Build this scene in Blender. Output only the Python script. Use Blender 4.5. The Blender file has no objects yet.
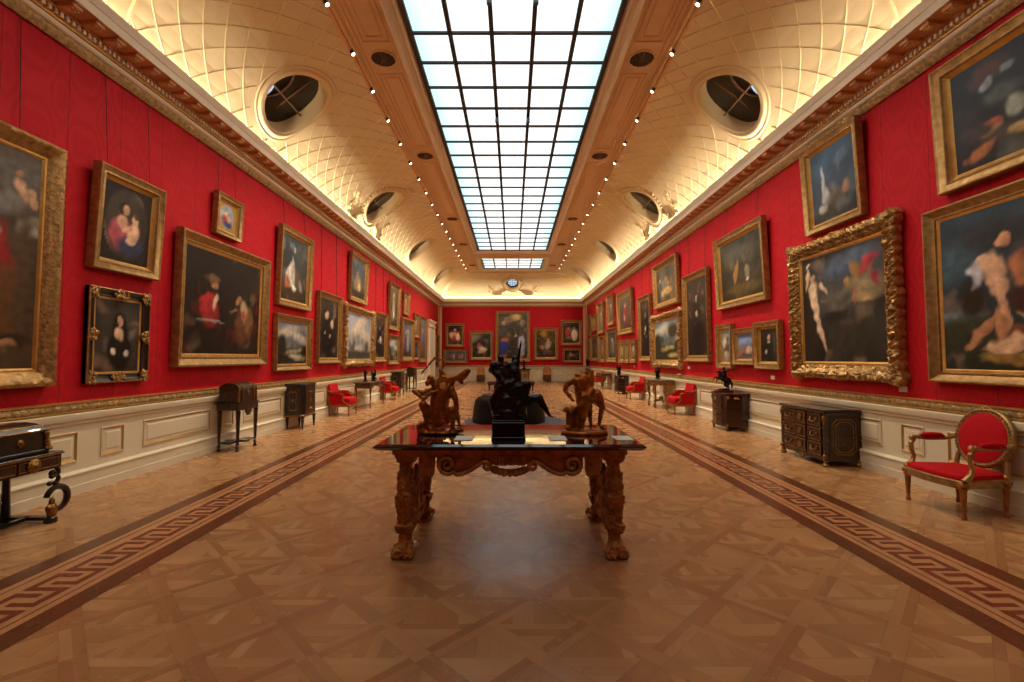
import bpy, math, random
import numpy as np
from mathutils import Vector, Matrix, noise
random.seed(7)
PI = math.pi
sc = bpy.context.scene
COL = sc.collection
EYE, HW, YEND, YBACK = 1.5, 4.85, 30.1, -3.0      # eye height, half width of the gallery, far wall, back wall

# ---------------------------------------------------------------- colours and materials
def lin(h):
    h = h.lstrip('#')
    v = [int(h[i:i+2], 16)/255 for i in (0, 2, 4)]
    return tuple(c/12.92 if c <= .04045 else ((c+.055)/1.055)**2.4 for c in v)

class Nodes:
    def __init__(s, mat):
        mat.use_nodes = True
        s.nt = mat.node_tree; s.nt.nodes.clear()
        s.out = s.nt.nodes.new('ShaderNodeOutputMaterial')
        s.p = s.nt.nodes.new('ShaderNodeBsdfPrincipled')
        s.nt.links.new(s.p.outputs[0], s.out.inputs[0])
    def n(s, t, **k):
        x = s.nt.nodes.new(t)
        for a, b in k.items(): setattr(x, a, b)
        return x
    def put(s, sock, v):
        if isinstance(v, bpy.types.NodeSocket): s.nt.links.new(v, sock)
        elif isinstance(v, tuple) and len(v) == 3 and sock.type == 'RGBA': sock.default_value = (*v, 1)
        else: sock.default_value = v
    def m(s, op, a, b=0.0, c=0.0, clamp=False):
        x = s.n('ShaderNodeMath', operation=op, use_clamp=clamp)
        s.put(x.inputs[0], a); s.put(x.inputs[1], b); s.put(x.inputs[2], c)
        return x.outputs[0]
    def mix(s, f, a, b):
        x = s.n('ShaderNodeMix', data_type='RGBA')
        s.put(x.inputs[0], f); s.put(x.inputs[6], a); s.put(x.inputs[7], b)
        return x.outputs[2]
    def xyz(s):
        t = s.n('ShaderNodeTexCoord'); q = s.n('ShaderNodeSeparateXYZ')
        s.nt.links.new(t.outputs['Object'], q.inputs[0])
        return t.outputs['Object'], q.outputs[0], q.outputs[1], q.outputs[2]
    def comb(s, a, b, c=0.0):
        x = s.n('ShaderNodeCombineXYZ'); s.put(x.inputs[0], a); s.put(x.inputs[1], b); s.put(x.inputs[2], c)
        return x.outputs[0]
    def noise(s, vec, scale, detail=3.0, rough=.5):
        x = s.n('ShaderNodeTexNoise'); s.put(x.inputs['Vector'], vec)
        x.inputs['Scale'].default_value = scale; x.inputs['Detail'].default_value = detail; x.inputs['Roughness'].default_value = rough
        return x.outputs[0]
    def white(s, vec):
        x = s.n('ShaderNodeTexWhiteNoise', noise_dimensions='3D'); s.put(x.inputs['Vector'], vec)
        return x.outputs[0]
    def voro(s, vec, scale):
        x = s.n('ShaderNodeTexVoronoi'); s.put(x.inputs['Vector'], vec); x.inputs['Scale'].default_value = scale
        return x.outputs['Distance']
    def ramp(s, f, stops):
        x = s.n('ShaderNodeValToRGB'); s.put(x.inputs[0], f)
        e = x.color_ramp.elements
        while len(e) < len(stops): e.new(.5)
        for q, (pos, c) in zip(e, stops): q.position = pos; q.color = (*c, 1)
        return x.outputs[0]
    def bump(s, h, strength, dist=.01):
        x = s.n('ShaderNodeBump'); s.put(x.inputs['Height'], h)
        x.inputs['Strength'].default_value = strength; x.inputs['Distance'].default_value = dist
        s.nt.links.new(x.outputs[0], s.p.inputs['Normal'])

def simple(name, c1, c2, rough=.5, metal=0.0, scale=8, bump=0.0, bscale=60, coat=0.0, sheen=0.0, bdist=.01, spec=.5):
    mt = bpy.data.materials.new(name); N = Nodes(mt)
    v, x, y, z = N.xyz()
    N.put(N.p.inputs['Base Color'], N.mix(N.m('MULTIPLY_ADD', N.noise(v, scale), 1.8, -.4, True), lin(c1), lin(c2)))
    N.p.inputs['Roughness'].default_value = rough; N.p.inputs['Metallic'].default_value = metal
    N.p.inputs['Specular IOR Level'].default_value = spec
    N.p.inputs['Coat Weight'].default_value = coat
    N.p.inputs['Sheen Weight'].default_value = sheen
    if bump: N.bump(N.noise(v, bscale, 4, .6), bump, bdist)
    return mt

M = {}
M['cream'] = simple('cream_paint', 'd6c9ac', 'cfc1a2', .5, scale=3)
M['cove'] = simple('cove_plaster', 'dac8a4', 'd5c19c', .65, scale=2)
M['rib'] = simple('cove_rib_plaster', 'e2d1a9', 'dcc89e', .6, scale=3)
M['band'] = simple('ceiling_band_paint', 'd8b68c', 'd2ae84', .6, scale=3)
M['bandmould'] = simple('band_moulding_paint', 'dcb88a', 'cda678', .55, scale=3)
M['white'] = simple('ivory_moulding', 'ece2cc', 'e4d8c0', .5, scale=3)
M['soffit'] = simple('cornice_soffit_brown', 'dca674', 'c8925f', .6, scale=5)
M['guilt'] = None
M['gilt'] = simple('gilt', 'b8935a', '7d5c30', .40, .6, 14, .5, 70, bdist=.006)
M['giltcarved'] = simple('carved_gilt', 'c49a5c', '705028', .36, .6, 20, .7, 28, bdist=.015)
M['giltrail'] = simple('dado_gilding', 'd8bc84', '8c6a38', .45, .35, 24, 1.0, 45, bdist=.015)
M['giltbright'] = simple('bright_gilt', 'd6a95c', 'b5883e', .33, .6, 9, .15, 50)
M['giltwood'] = simple('worn_giltwood', 'c07e38', '6c421a', .38, .5, 18, .6, 55)
M['bronzegilt'] = simple('gilt_bronze', 'c47c2c', '6e4018', .34, .75, 16, .5, 50)
M['brass'] = simple('brass_mount', 'a98043', '6b4a22', .35, .8, 25, .5, 60)
M['bronze'] = simple('black_bronze', '0e0b0b', '16110f', .22, .3, 10, .2, 40)
M['ebony'] = simple('ebonised_wood', '120d0b', '1c1410', .28, 0, 12, coat=.3)
M['boulle'] = simple('tortoiseshell_veneer', '34190e', '1a0d08', .25, 0, 26, coat=.5)
M['mahogany'] = simple('dark_mahogany', '35170e', '241009', .25, 0, 9, coat=.5)
M['walnut'] = simple('walnut_wood', '6a4324', '4b2e18', .35, 0, 12)
M['porphyry'] = simple('polished_porphyry', '260d12', '33141a', .07, 0, 40, spec=.8, coat=.6)
M['velvet'] = simple('red_upholstery', 'b80410', 'a3030d', .8, 0, 30, .1, 200, spec=.2)
M['marble'] = simple('grey_marble_top', '6d6457', '80766a', .2, 0, 6)
M['redmarble'] = simple('red_marble_top', '4a231d', '5c302a', .18, 0, 12)
M['card'] = simple('white_card', 'e8e4cc', 'dedac0', .7)
M['black'] = simple('black_iron', '2a1f1b', '221a17', .45)
M['fixture'] = simple('grey_fixture_metal', '5a6a70', '3a4448', .4, .5)
M['greenleather'] = simple('dark_green_cloth', '0e100a', '090b07', .5, 0, 9, .1, 60, spec=.25)
M['redseat'] = simple('dull_red_leather', '5c2018', '4c1a14', .7)
M['mat'] = simple('grey_disc_finish', '55565e', '4b4c54', .8)  # plain grey for the floor disc round the ottoman
M['tan'] = simple('tan_upholstery', 'c88a4e', 'b87a42', .7)
M['darkglass'] = simple('dark_lunette_glass', '1c120c', '170f0a', .3)
M['mullion'] = simple('lunette_glazing_bar', '6e5036', '5e4430', .5)
M['stripdark'] = simple('mahogany_floor_strip', '6b3c22', '5c311b', .24, 0, 10)
M['stripkey'] = simple('purpleheart_floor_inlay', '7b3c26', '6c3120', .24, 0, 10)
M['striplight'] = simple('maple_floor_strip', 'b9855a', 'ae7a50', .24, 0, 10)

def emit(name, col, strength):
    mt = bpy.data.materials.new(name); N = Nodes(mt)
    N.p.inputs['Base Color'].default_value = (.02, .02, .02, 1)
    N.p.inputs['Emission Color'].default_value = (*col, 1); N.p.inputs['Emission Strength'].default_value = strength
    return mt
M['lamp'] = emit('lamp_lens', (1, .9, .75), 12.0)
M['sky'] = emit('daylight_pane_blue', (.55, .75, 1), .9)

def skylight_mat():
    mt = bpy.data.materials.new('daylight_glass'); N = Nodes(mt)
    v, x, y, z = N.xyz()
    # the laylight's side columns of glass are a little more cyan than the middle ones
    e = N.m('DIVIDE', N.m('ABSOLUTE', x), 1.72)
    f = N.m('MULTIPLY', N.m('POWER', e, 3.6), 1.5, 0, True)
    N.put(N.p.inputs['Base Color'], (.5, .5, .5))
    N.put(N.p.inputs['Emission Color'], N.mix(f, (.95, 1.0, 1.0), (.52, .88, .91)))
    N.p.inputs['Emission Strength'].default_value = SKY_STRENGTH
    N.p.inputs['Roughness'].default_value = .3
    return mt

def damask():
    mt = bpy.data.materials.new('red_silk_damask'); N = Nodes(mt)
    v, x, y, z = N.xyz()
    h = N.m('ADD', x, y)                                  # each wall lies along x or along y
    wob = N.m('MULTIPLY', N.m('SUBTRACT', N.noise(v, 9, 2), .5), .35)
    a = N.m('COSINE', N.m('MULTIPLY', N.m('ADD', h, N.m('MULTIPLY', wob, .22)), 2*PI/.54))
    b = N.m('COSINE', N.m('MULTIPLY', z, 2*PI/.86))
    c = N.m('COSINE', N.m('MULTIPLY', h, 4*PI/.54))
    t = N.m('ADD', N.m('ADD', a, b), N.m('ADD', N.m('MULTIPLY', c, .35), wob))
    s1 = N.m('SINE', N.m('MULTIPLY', t, 5.2))
    k = N.m('MULTIPLY_ADD', N.m('ADD', s1, N.m('MULTIPLY', N.m('SUBTRACT', N.noise(v, 55, 4), .5), 6.5)), .30, .5, True)
    col = N.mix(k, lin('a60414'), lin('b50617'))
    # cloth seams every 0.67 m
    g = N.m('ABSOLUTE', N.m('SUBTRACT', N.m('FRACT', N.m('DIVIDE', N.m('ADD', h, 50.17), .67)), .5))
    seam = N.m('GREATER_THAN', g, .4915)
    col = N.mix(N.m('MULTIPLY', seam, .55), col, lin('3a0308'))
    N.put(N.p.inputs['Base Color'], col)
    N.put(N.p.inputs['Roughness'], N.m('MULTIPLY_ADD', k, -.12, .72))
    N.p.inputs['Specular IOR Level'].default_value = .22
    N.bump(k, .12, .002)
    return mt
M['damask'] = damask()

def parquet():
    mt = bpy.data.materials.new('oak_parquet'); N = Nodes(mt)
    v, x, y, z = N.xyz()
    P = .585
    X = N.m('SUBTRACT', x, .14); Y = N.m('SUBTRACT', y, 2.36)
    a = N.m('DIVIDE', N.m('ADD', X, Y), P); b = N.m('DIVIDE', N.m('SUBTRACT', X, Y), P)
    def cell(q):
        r = N.m('ADD', q, .5); fl = N.m('FLOOR', r)
        return fl, N.m('SUBTRACT', N.m('SUBTRACT', r, fl), .5)      # signed distance to nearest lattice line
    ia, da = cell(a); ib, db = cell(b)
    w = .125
    sa = N.m('LESS_THAN', N.m('ABSOLUTE', da), w); sb = N.m('LESS_THAN', N.m('ABSOLUTE', db), w)
    fa = N.m('FLOOR', a); fb = N.m('FLOOR', b)
    p = N.m('SUBTRACT', N.m('SUBTRACT', a, fa), .5); q = N.m('SUBTRACT', N.m('SUBTRACT', b, fb), .5)
    half = N.m('GREATER_THAN', N.m('SUBTRACT', p, q), 0.0)
    plx = N.m('DIVIDE', x, .062); ply = N.m('DIVIDE', y, .062)
    pl = N.m('ADD', N.m('MULTIPLY', half, plx), N.m('MULTIPLY', N.m('SUBTRACT', 1.0, half), ply))
    idp = N.m('FLOOR', pl); fp = N.m('FRACT', pl)
    r_in = N.white(N.comb(N.m('ADD', idp, N.m('MULTIPLY', half, 77.3)), N.m('ADD', fa, .37), N.m('ADD', fb, .61)))
    # strips: two boards wide, long boards between the nodes
    r_a = N.white(N.comb(N.m('ADD', ia, N.m('MULTIPLY', N.m('GREATER_THAN', da, 0.0), .43)), N.m('ADD', fb, 3.3), 11.5))
    r_b = N.white(N.comb(N.m('ADD', ib, N.m('MULTIPLY', N.m('GREATER_THAN', db, 0.0), .43)), N.m('ADD', fa, 5.7), 23.5))
    parity = N.m('GREATER_THAN', N.m('MODULO', N.m('ADD', N.m('ADD', ia, ib), 200.0), 2.0), .5)
    both = N.m('MULTIPLY', sa, sb)
    use_a = N.m('MULTIPLY', sa, N.m('SUBTRACT', 1.0, N.m('MULTIPLY', both, parity)))
    use_b = N.m('MULTIPLY', sb, N.m('SUBTRACT', 1.0, use_a))
    inn = N.m('SUBTRACT', 1.0, N.m('MAXIMUM', sa, sb))
    rv = N.m('ADD', N.m('MULTIPLY', inn, r_in), N.m('ADD', N.m('MULTIPLY', use_a, r_a), N.m('MULTIPLY', use_b, r_b)))
    strip = N.m('MAXIMUM', sa, sb)
    grain = N.noise(v, 26, 5, .65)
    rv = N.m('ADD', rv, N.m('MULTIPLY', N.m('SUBTRACT', grain, .5), .35), 0, True)
    inner = N.ramp(rv, [(0, lin('a4754a')), (.35, lin('a8794d')), (.7, lin('ad7f52')), (1, lin('b98c5d'))])
    stripc = N.ramp(rv, [(0, lin('9b6a44')), (.4, lin('a07048')), (.75, lin('a6784d')), (1, lin('b28556'))])
    col = N.mix(strip, inner, stripc)
    # thin dark joints
    j1 = N.m('MULTIPLY', inn, N.m('LESS_THAN', N.m('MINIMUM', fp, N.m('SUBTRACT', 1.0, fp)), .02))
    j2 = N.m('LESS_THAN', N.m('ABSOLUTE', N.m('SUBTRACT', N.m('ABSOLUTE', da), w)), .006)
    j3 = N.m('LESS_THAN', N.m('ABSOLUTE', N.m('SUBTRACT', N.m('ABSOLUTE', db), w)), .006)
    jj = N.m('MAXIMUM', j1, N.m('MAXIMUM', j2, j3))
    col = N.mix(N.m('MULTIPLY', jj, .25), col, lin('3c2213'))
    N.put(N.p.inputs['Base Color'], col)
    N.put(N.p.inputs['Roughness'], N.m('MULTIPLY_ADD', rv, .08, .24))
    N.bump(N.noise(v, 3, 2), .04, .02)
    return mt
M['parquet'] = parquet()

def paint_mat():
    mt = bpy.data.materials.new('oil_paint'); N = Nodes(mt)
    v, x, y, z = N.xyz()
    at = N.n('ShaderNodeAttribute', attribute_name='paint')
    d = N.m('MULTIPLY_ADD', N.noise(v, 25, 5, .7), .8, .6)
    mul = N.n('ShaderNodeVectorMath', operation='SCALE')
    N.nt.links.new(at.outputs['Color'], mul.inputs[0]); N.put(mul.inputs['Scale'], d)
    N.put(N.p.inputs['Base Color'], mul.outputs[0])
    N.p.inputs['Roughness'].default_value = .42
    N.p.inputs['Specular IOR Level'].default_value = .3
    N.bump(N.noise(v, 120, 3), .15, .002)
    return mt
M['paint'] = paint_mat()

def boulle_inlay():
    mt = bpy.data.materials.new('brass_inlay_marquetry'); N = Nodes(mt)
    v, x, y, z = N.xyz()
    s = N.m('SINE', N.m('MULTIPLY', N.m('ADD', N.m('COSINE', N.m('MULTIPLY', y, 42.0)), N.m('ADD', N.m('COSINE', N.m('MULTIPLY', z, 30.0)), N.m('COSINE', N.m('MULTIPLY', x, 42.0)))), 5.0))
    k = N.m('MULTIPLY_ADD', N.m('ADD', s, N.m('MULTIPLY', N.m('SUBTRACT', N.noise(v, 60, 3), .5), 4.0)), 1.6, -.75, True)
    N.put(N.p.inputs['Base Color'], N.mix(k, lin('24130b'), lin('6b4a28')))
    N.put(N.p.inputs['Metallic'], N.m('MULTIPLY', k, .5)); N.p.inputs['Roughness'].default_value = .3
    return mt
M['inlay'] = boulle_inlay()

# ---------------------------------------------------------------- mesh building
class MB:
    def __init__(s): s.v = []; s.f = []; s.mi = []; s.T = Matrix.Identity(4)
    def add(s, vs, fs, mi=0):
        o = len(s.v)
        for p in vs: s.v.append(tuple(s.T @ Vector(p)))
        for f in fs: s.f.append(tuple(o+i for i in f)); s.mi.append(mi)
    def box(s, x0, x1, y0, y1, z0, z1, mi=0, bev=0.0):
        if x0 > x1: x0, x1 = x1, x0
        if y0 > y1: y0, y1 = y1, y0
        if bev <= 0:
            vs = [(x, y, z) for z in (z0, z1) for y in (y0, y1) for x in (x0, x1)]
            s.add(vs, [(0, 2, 3, 1), (4, 5, 7, 6), (0, 1, 5, 4), (2, 6, 7, 3), (0, 4, 6, 2), (1, 3, 7, 5)], mi); return
        b = bev
        rings = []
        for z, i in ((z0, b), (z0+b, 0), (z1-b, 0), (z1, b)):
            k = i
            rings.append([(x0+k+b*(k == 0), y0+k, z), (x1-k-b*(k == 0), y0+k, z), (x1-k, y0+k+b*(k == 0), z), (x1-k, y1-k-b*(k == 0), z),
                          (x1-k-b*(k == 0), y1-k, z), (x0+k+b*(k == 0), y1-k, z), (x0+k, y1-k-b*(k == 0), z), (x0+k, y0+k+b*(k == 0), z)])
        s.loft(rings, mi, True, True)
    def loft(s, rings, mi=0, cap0=False, cap1=False, closed=True):
        n = len(rings[0]); vs = [p for r in rings for p in r]; fs = []
        for i in range(len(rings)-1):
            for j in range(n if closed else n-1):
                a = i*n+j; b = i*n+(j+1) % n
                fs.append((a, b, b+n, a+n))
        if cap0: fs.append(tuple(range(n-1, -1, -1)))
        if cap1: fs.append(tuple((len(rings)-1)*n+j for j in range(n)))
        s.add(vs, fs, mi)
    def lathe(s, prof, cx=0, cy=0, cz=0, n=12, mi=0, sx=1, sy=1, cap=True):
        rings = [[(cx+r*sx*math.cos(2*PI*j/n), cy+r*sy*math.sin(2*PI*j/n), cz+z) for j in range(n)] for r, z in prof]
        s.loft(rings, mi, cap, cap)
    def tube(s, pts, rad, n=8, mi=0, flat=1.0):
        pts = [Vector(p) for p in pts]
        if not hasattr(rad, '__len__'): rad = [rad]*len(pts)
        rings = []; up = None
        for i, p in enumerate(pts):
            t = (pts[min(i+1, len(pts)-1)]-pts[max(i-1, 0)]).normalized()
            if up is None:
                up = Vector((0, 0, 1)) if abs(t.z) < .9 else Vector((0, 1, 0))
            up = (up-t*up.dot(t))
            if up.length < 1e-4: up = Vector((1, 0, 0))-t*t.x
            up.normalize(); w = t.cross(up)
            rings.append([tuple(p+(w*math.cos(2*PI*j/n)*flat+up*math.sin(2*PI*j/n))*rad[i]) for j in range(n)])
        s.loft(rings, mi, True, True)
    def ell(s, c, r, nu=12, nv=8, mi=0):
        rings = []
        for i in range(nv+1):
            a = -PI/2+PI*(i*.96+.02*nv)/nv
            rings.append([(c[0]+r[0]*math.cos(a)*math.cos(2*PI*j/nu), c[1]+r[1]*math.cos(a)*math.sin(2*PI*j/nu), c[2]+r[2]*math.sin(a)) for j in range(nu)])
        s.loft(rings, mi, True, True)
    def prism(s, poly, z0, z1, mi=0):
        s.loft([[(x, y, z0) for x, y in poly], [(x, y, z1) for x, y in poly]], mi, True, True)
    def build(s, name, mats, parent=None, smooth=False, loc=None):
        me = bpy.data.meshes.new(name); me.from_pydata(s.v, [], s.f)
        if not isinstance(mats, (list, tuple)): mats = [mats]
        for q in mats: me.materials.append(M[q] if isinstance(q, str) else q)
        me.polygons.foreach_set('material_index', s.mi)
        me.update()
        import bmesh
        bm = bmesh.new(); bm.from_mesh(me); bmesh.ops.recalc_face_normals(bm, faces=bm.faces); bm.to_mesh(me); bm.free()
        if smooth:
            me.polygons.foreach_set('use_smooth', [True]*len(me.polygons))
            me.set_sharp_from_angle(angle=math.radians(38))
        o = bpy.data.objects.new(name, me); COL.objects.link(o)
        if parent: o.parent = parent
        if loc: o.location = loc
        return o

def blob(name, mat, prims, voxel=.01, parent=None, detail=0.0, dscale=30, smooth_it=2):
    """one continuous carved surface grown from limbs ('c', p0, p1, r0, r1), masses ('e', c, r) and blocks ('b', c, half)"""
    mb = MB()
    for p in prims:
        if p[0] == 'c':
            a, b, ra, rb = Vector(p[1]), Vector(p[2]), p[3], p[4]
            t = (b-a).normalized()
            pts, rr = [], []
            for k in range(4):
                g = PI/2*k/3.2
                pts.append(a-t*ra*math.cos(g)); rr.append(max(ra*math.sin(g), .001))
            pts.append(a); rr.append(ra); pts.append((a+b)/2); rr.append((ra+rb)/2*1.04); pts.append(b); rr.append(rb)
            for k in range(3, -1, -1):
                g = PI/2*k/3.2
                pts.append(b+t*rb*math.cos(g)); rr.append(max(rb*math.sin(g), .001))
            mb.tube(pts, rr, 10)
        elif p[0] == 'e': mb.ell(p[1], p[2], 14, 10)
        else:
            c, h = p[1], p[2]; mb.box(c[0]-h[0], c[0]+h[0], c[1]-h[1], c[1]+h[1], c[2]-h[2], c[2]+h[2])
    tmp = mb.build('tmp', mat)
    md = tmp.modifiers.new('r', 'REMESH'); md.mode = 'VOXEL'; md.voxel_size = voxel; md.use_smooth_shade = True
    if smooth_it:
        m2 = tmp.modifiers.new('s', 'SMOOTH'); m2.iterations = smooth_it; m2.factor = .6
    dg = bpy.context.evaluated_depsgraph_get(); dg.update()
    me = bpy.data.meshes.new_from_object(tmp.evaluated_get(dg))
    me.name = name
    bpy.data.objects.remove(tmp)
    if detail:
        nv = len(me.vertices); co = np.empty(nv*3); me.vertices.foreach_get('co', co)
        no = np.empty(nv*3); me.vertex_normals.foreach_get('vector', no)
        co = co.reshape(-1, 3); no = no.reshape(-1, 3)
        d = np.array([noise.turbulence(Vector(c)*dscale, 3, False) for c in co])
        co += no*((d-.6)*detail)[:, None]
        me.vertices.foreach_set('co', co.ravel()); me.update()
    me.polygons.foreach_set('use_smooth', [True]*len(me.polygons))
    if not me.materials: me.materials.append(M[mat])
    o = bpy.data.objects.new(name, me); COL.objects.link(o)
    if parent: o.parent = parent
    return o

def thing(name, label, cat, loc=(0, 0, 0), rz=0.0, group=None, tilt=0.0):
    o = bpy.data.objects.new(name, None); COL.objects.link(o)
    o.empty_display_size = .1
    o.location = loc; o.rotation_euler = (tilt, 0, rz)
    o['label'] = label; o['category'] = cat
    if group: o['group'] = group
    return o
def tag(o, label, cat, group=None):
    o['label'] = label; o['category'] = cat
    if group: o['group'] = group
    return o
def struct(o): o['kind'] = 'structure'; return o
def copy_tree(o, loc, rz, label, group=None):
    KIDS = {}
    for q in bpy.data.objects:
        if q.parent: KIDS.setdefault(q.parent.name, []).append(q)
    def rec(s, par):
        c = s.copy(); COL.objects.link(c); c.parent = par
        for k in KIDS.get(s.name, []): rec(k, c)
        return c
    r = rec(o, None); r.location = loc; r.rotation_euler = (0, 0, rz); r['label'] = label
    if group: r['group'] = group
    return r
LEFT, RIGHT, FAR = PI/2, -PI/2, 0.0
SKY_STRENGTH = 1.25
SPOT_SAME, SPOT_CROSS, COVE_P, EXPO = 200.0, 118.0, 680.0, 0.06
# ---------------------------------------------------------------- the room shell
mb = MB(); mb.box(-HW-.2, HW+.2, YBACK-.2, YEND+.2, -.1, 0); struct(mb.build('floor', 'parquet'))
mb = MB(); mb.box(-HW-.2, -HW, YBACK, YEND, 0, 5.2); struct(mb.build('wall_left', 'damask'))
mb = MB(); mb.box(HW, HW+.2, YBACK, YEND, 0, 5.2); struct(mb.build('wall_right', 'damask'))
mb = MB(); mb.box(-HW-.2, HW+.2, YEND, YEND+.2, 0, 5.2); struct(mb.build('wall_far', 'damask'))
mb = MB(); mb.box(-HW-.2, HW+.2, YBACK-.2, YBACK, 0, 7.2); struct(mb.build('wall_back', 'damask'))

def strip_inlay(name, mat, x0, x1, z=.002):
    mb = MB()
    for s in (-1, 1): mb.add([(s*x0, YBACK, z), (s*x1, YBACK, z), (s*x1, YEND-1.5, z), (s*x0, YEND-1.5, z)], [(0, 1, 2, 3)])
    return mb
# border strips of the floor
bm_ = MB()
for x0, x1, mi, z in ((3.30, 3.46, 0, .002), (3.195, 3.30, 2, .002), (3.235, 3.247, 1, .003), (2.885, 3.195, 2, .002), (2.77, 2.885, 2, .002), (2.82, 2.832, 1, .003), (2.61, 2.77, 0, .002)):
    for s in (-1, 1): bm_.add([(s*x0, YBACK, z), (s*x1, YBACK, z), (s*x1, YEND-.4, z), (s*x0, YEND-.4, z)], [(0, 1, 2, 3)], mi)
struct(bm_.build('trim_1', ['stripdark', 'stripkey', 'striplight']))
# the running fret between them
kb = MB()
P_, u0, u1, t_ = .276, 2.885, 3.155, .045
kn = [0]
def kseg(s, ya, yb, ua, ub):
    kn[0] += 1
    z = .0035+.0004*(kn[0] % 5)
    X0 = u0+ua*(u1-u0); X1 = u0+ub*(u1-u0)
    kb.add([(s*X0, ya, z), (s*X1, ya, z), (s*X1, yb, z), (s*X0, yb, z)], [(0, 1, 2, 3)])
k0 = int((YBACK+3.04)/P_)
for s in (-1, 1):
    y = 3.04-P_*21
    while y < YEND-1:
        h = t_/2
        kseg(s, y-h, y+h, 0, 1)
        kseg(s, y-h, y+.7*P_+h, 1-t_/.27, 1)
        kseg(s, y+.7*P_-h, y+.7*P_+h, .34, 1)
        kseg(s, y-.7*P_-h, y+h, 0, t_/.27)
        kseg(s, y-.7*P_-h, y-.7*P_+h, 0, .66)
        y += P_
struct(kb.build('trim_2', 'stripkey'))

# ---- profiles swept round left wall, far wall and right wall: p = projection from the wall, z = height
def sweep(mb, prof, mi=0, close=False):
    rings = []
    for p, z in prof:
        w = HW-p; ye = YEND-p
        rings.append([(-w, YBACK, z), (-w, ye, z), (w, ye, z), (w, YBACK, z)])
    if close: rings.append(rings[0])
    mb.loft(rings, mi, closed=False)
def bumpy(mb, p0, z0, p1, z1, pitch, amp, mi=0):
    """a carved leaf moulding: rounded lobes along the walls"""
    def run(fn, length):
        n = max(2, int(length/pitch)*4)
        rows = []
        for j in range(5):
            a = j/4
            row = []
            for i in range(n+1):
                t = length*i/n
                b = amp*(abs(math.sin(PI*t/pitch))*math.sin(PI*a))*(1+.4*math.sin(t*37))
                row.append(fn(t, p0+(p1-p0)*a+b, z0+(z1-z0)*a))
            rows.append(row)
        mb.loft(rows, mi, closed=False)
    run(lambda t, p, z: (-HW+p, YBACK+t, z), YEND-YBACK)
    run(lambda t, p, z: (HW-p, YBACK+t, z), YEND-YBACK)
    run(lambda t, p, z: (-HW+t, YEND-p, z), 2*HW)

# cornice
c = MB()
sweep(c, [(.0, 4.955), (.075, 4.955), (.095, 4.965), (.11, 4.985), (.11, 5.005), (.095, 5.02)], 0)
sweep(c, [(.095, 5.02), (.12, 5.022), (.125, 5.04), (.11, 5.045)], 1)
sweep(c, [(.11, 5.045), (.11, 5.105)], 1)
sweep(c, [(.11, 5.105), (.165, 5.107), (.165, 5.118), (.14, 5.125), (.15, 5.15), (.375, 5.165)], 2)
sweep(c, [(.375, 5.165), (.375, 5.158), (.385, 5.158), (.385, 5.26), (.395, 5.265), (.395, 5.285), (.42, 5.33), (.42, 5.36), (.30, 5.36)], 0)
sweep(c, [(.30, 5.36), (.25, 5.16), (.10, 5.16), (.0, 5.2)], 0)
struct(c.build('trim_3', ['white', 'giltbright', 'soffit'], smooth=True))
g = MB(); bumpy(g, .02, 4.862, .07, 4.955, .11, .03); struct(g.build('trim_4', 'giltrail', smooth=True))
d = MB()
y = YBACK+.03
while y < YEND-.15:
    for s in (-1, 1): d.box(s*(HW-.11), s*(HW-.155), y, y+.034, 5.05, 5.10, 0)
    y += .063
x = -HW+.2
while x < HW-.2:
    d.box(x, x+.034, YEND-.155, YEND-.11, 5.05, 5.10, 0); x += .063
struct(d.build('trim_5', 'white'))
mo = MB()
def modillion(T):
    mo.T = T
    mo.box(-.055, .055, .165, .35, 5.115, 5.17, 0, .008)
    mo.box(-.065, .065, .165, .37, 5.15, 5.175, 0)
    for i in range(3):
        for j in range(2):
            mo.box(-.03+.03*i-.008, -.03+.03*i+.008, .27+.035*j, .27+.035*j+.016, 5.102, 5.116, 1)
y = 4.907-.265*29
while y < YEND-.3:
    if y > YBACK:
        modillion(Matrix.Translation((-HW, y, 0)) @ Matrix.Rotation(-PI/2, 4, 'Z'))
        modillion(Matrix.Translation((HW, y, 0)) @ Matrix.Rotation(PI/2, 4, 'Z'))
    y += .265
x = -HW+.45
while x < HW-.4:
    modillion(Matrix.Translation((x, YEND, 0)) @ Matrix.Rotation(PI, 4, 'Z')); x += .265
struct(mo.build('trim_6', ['soffit', 'rib']))

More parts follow.
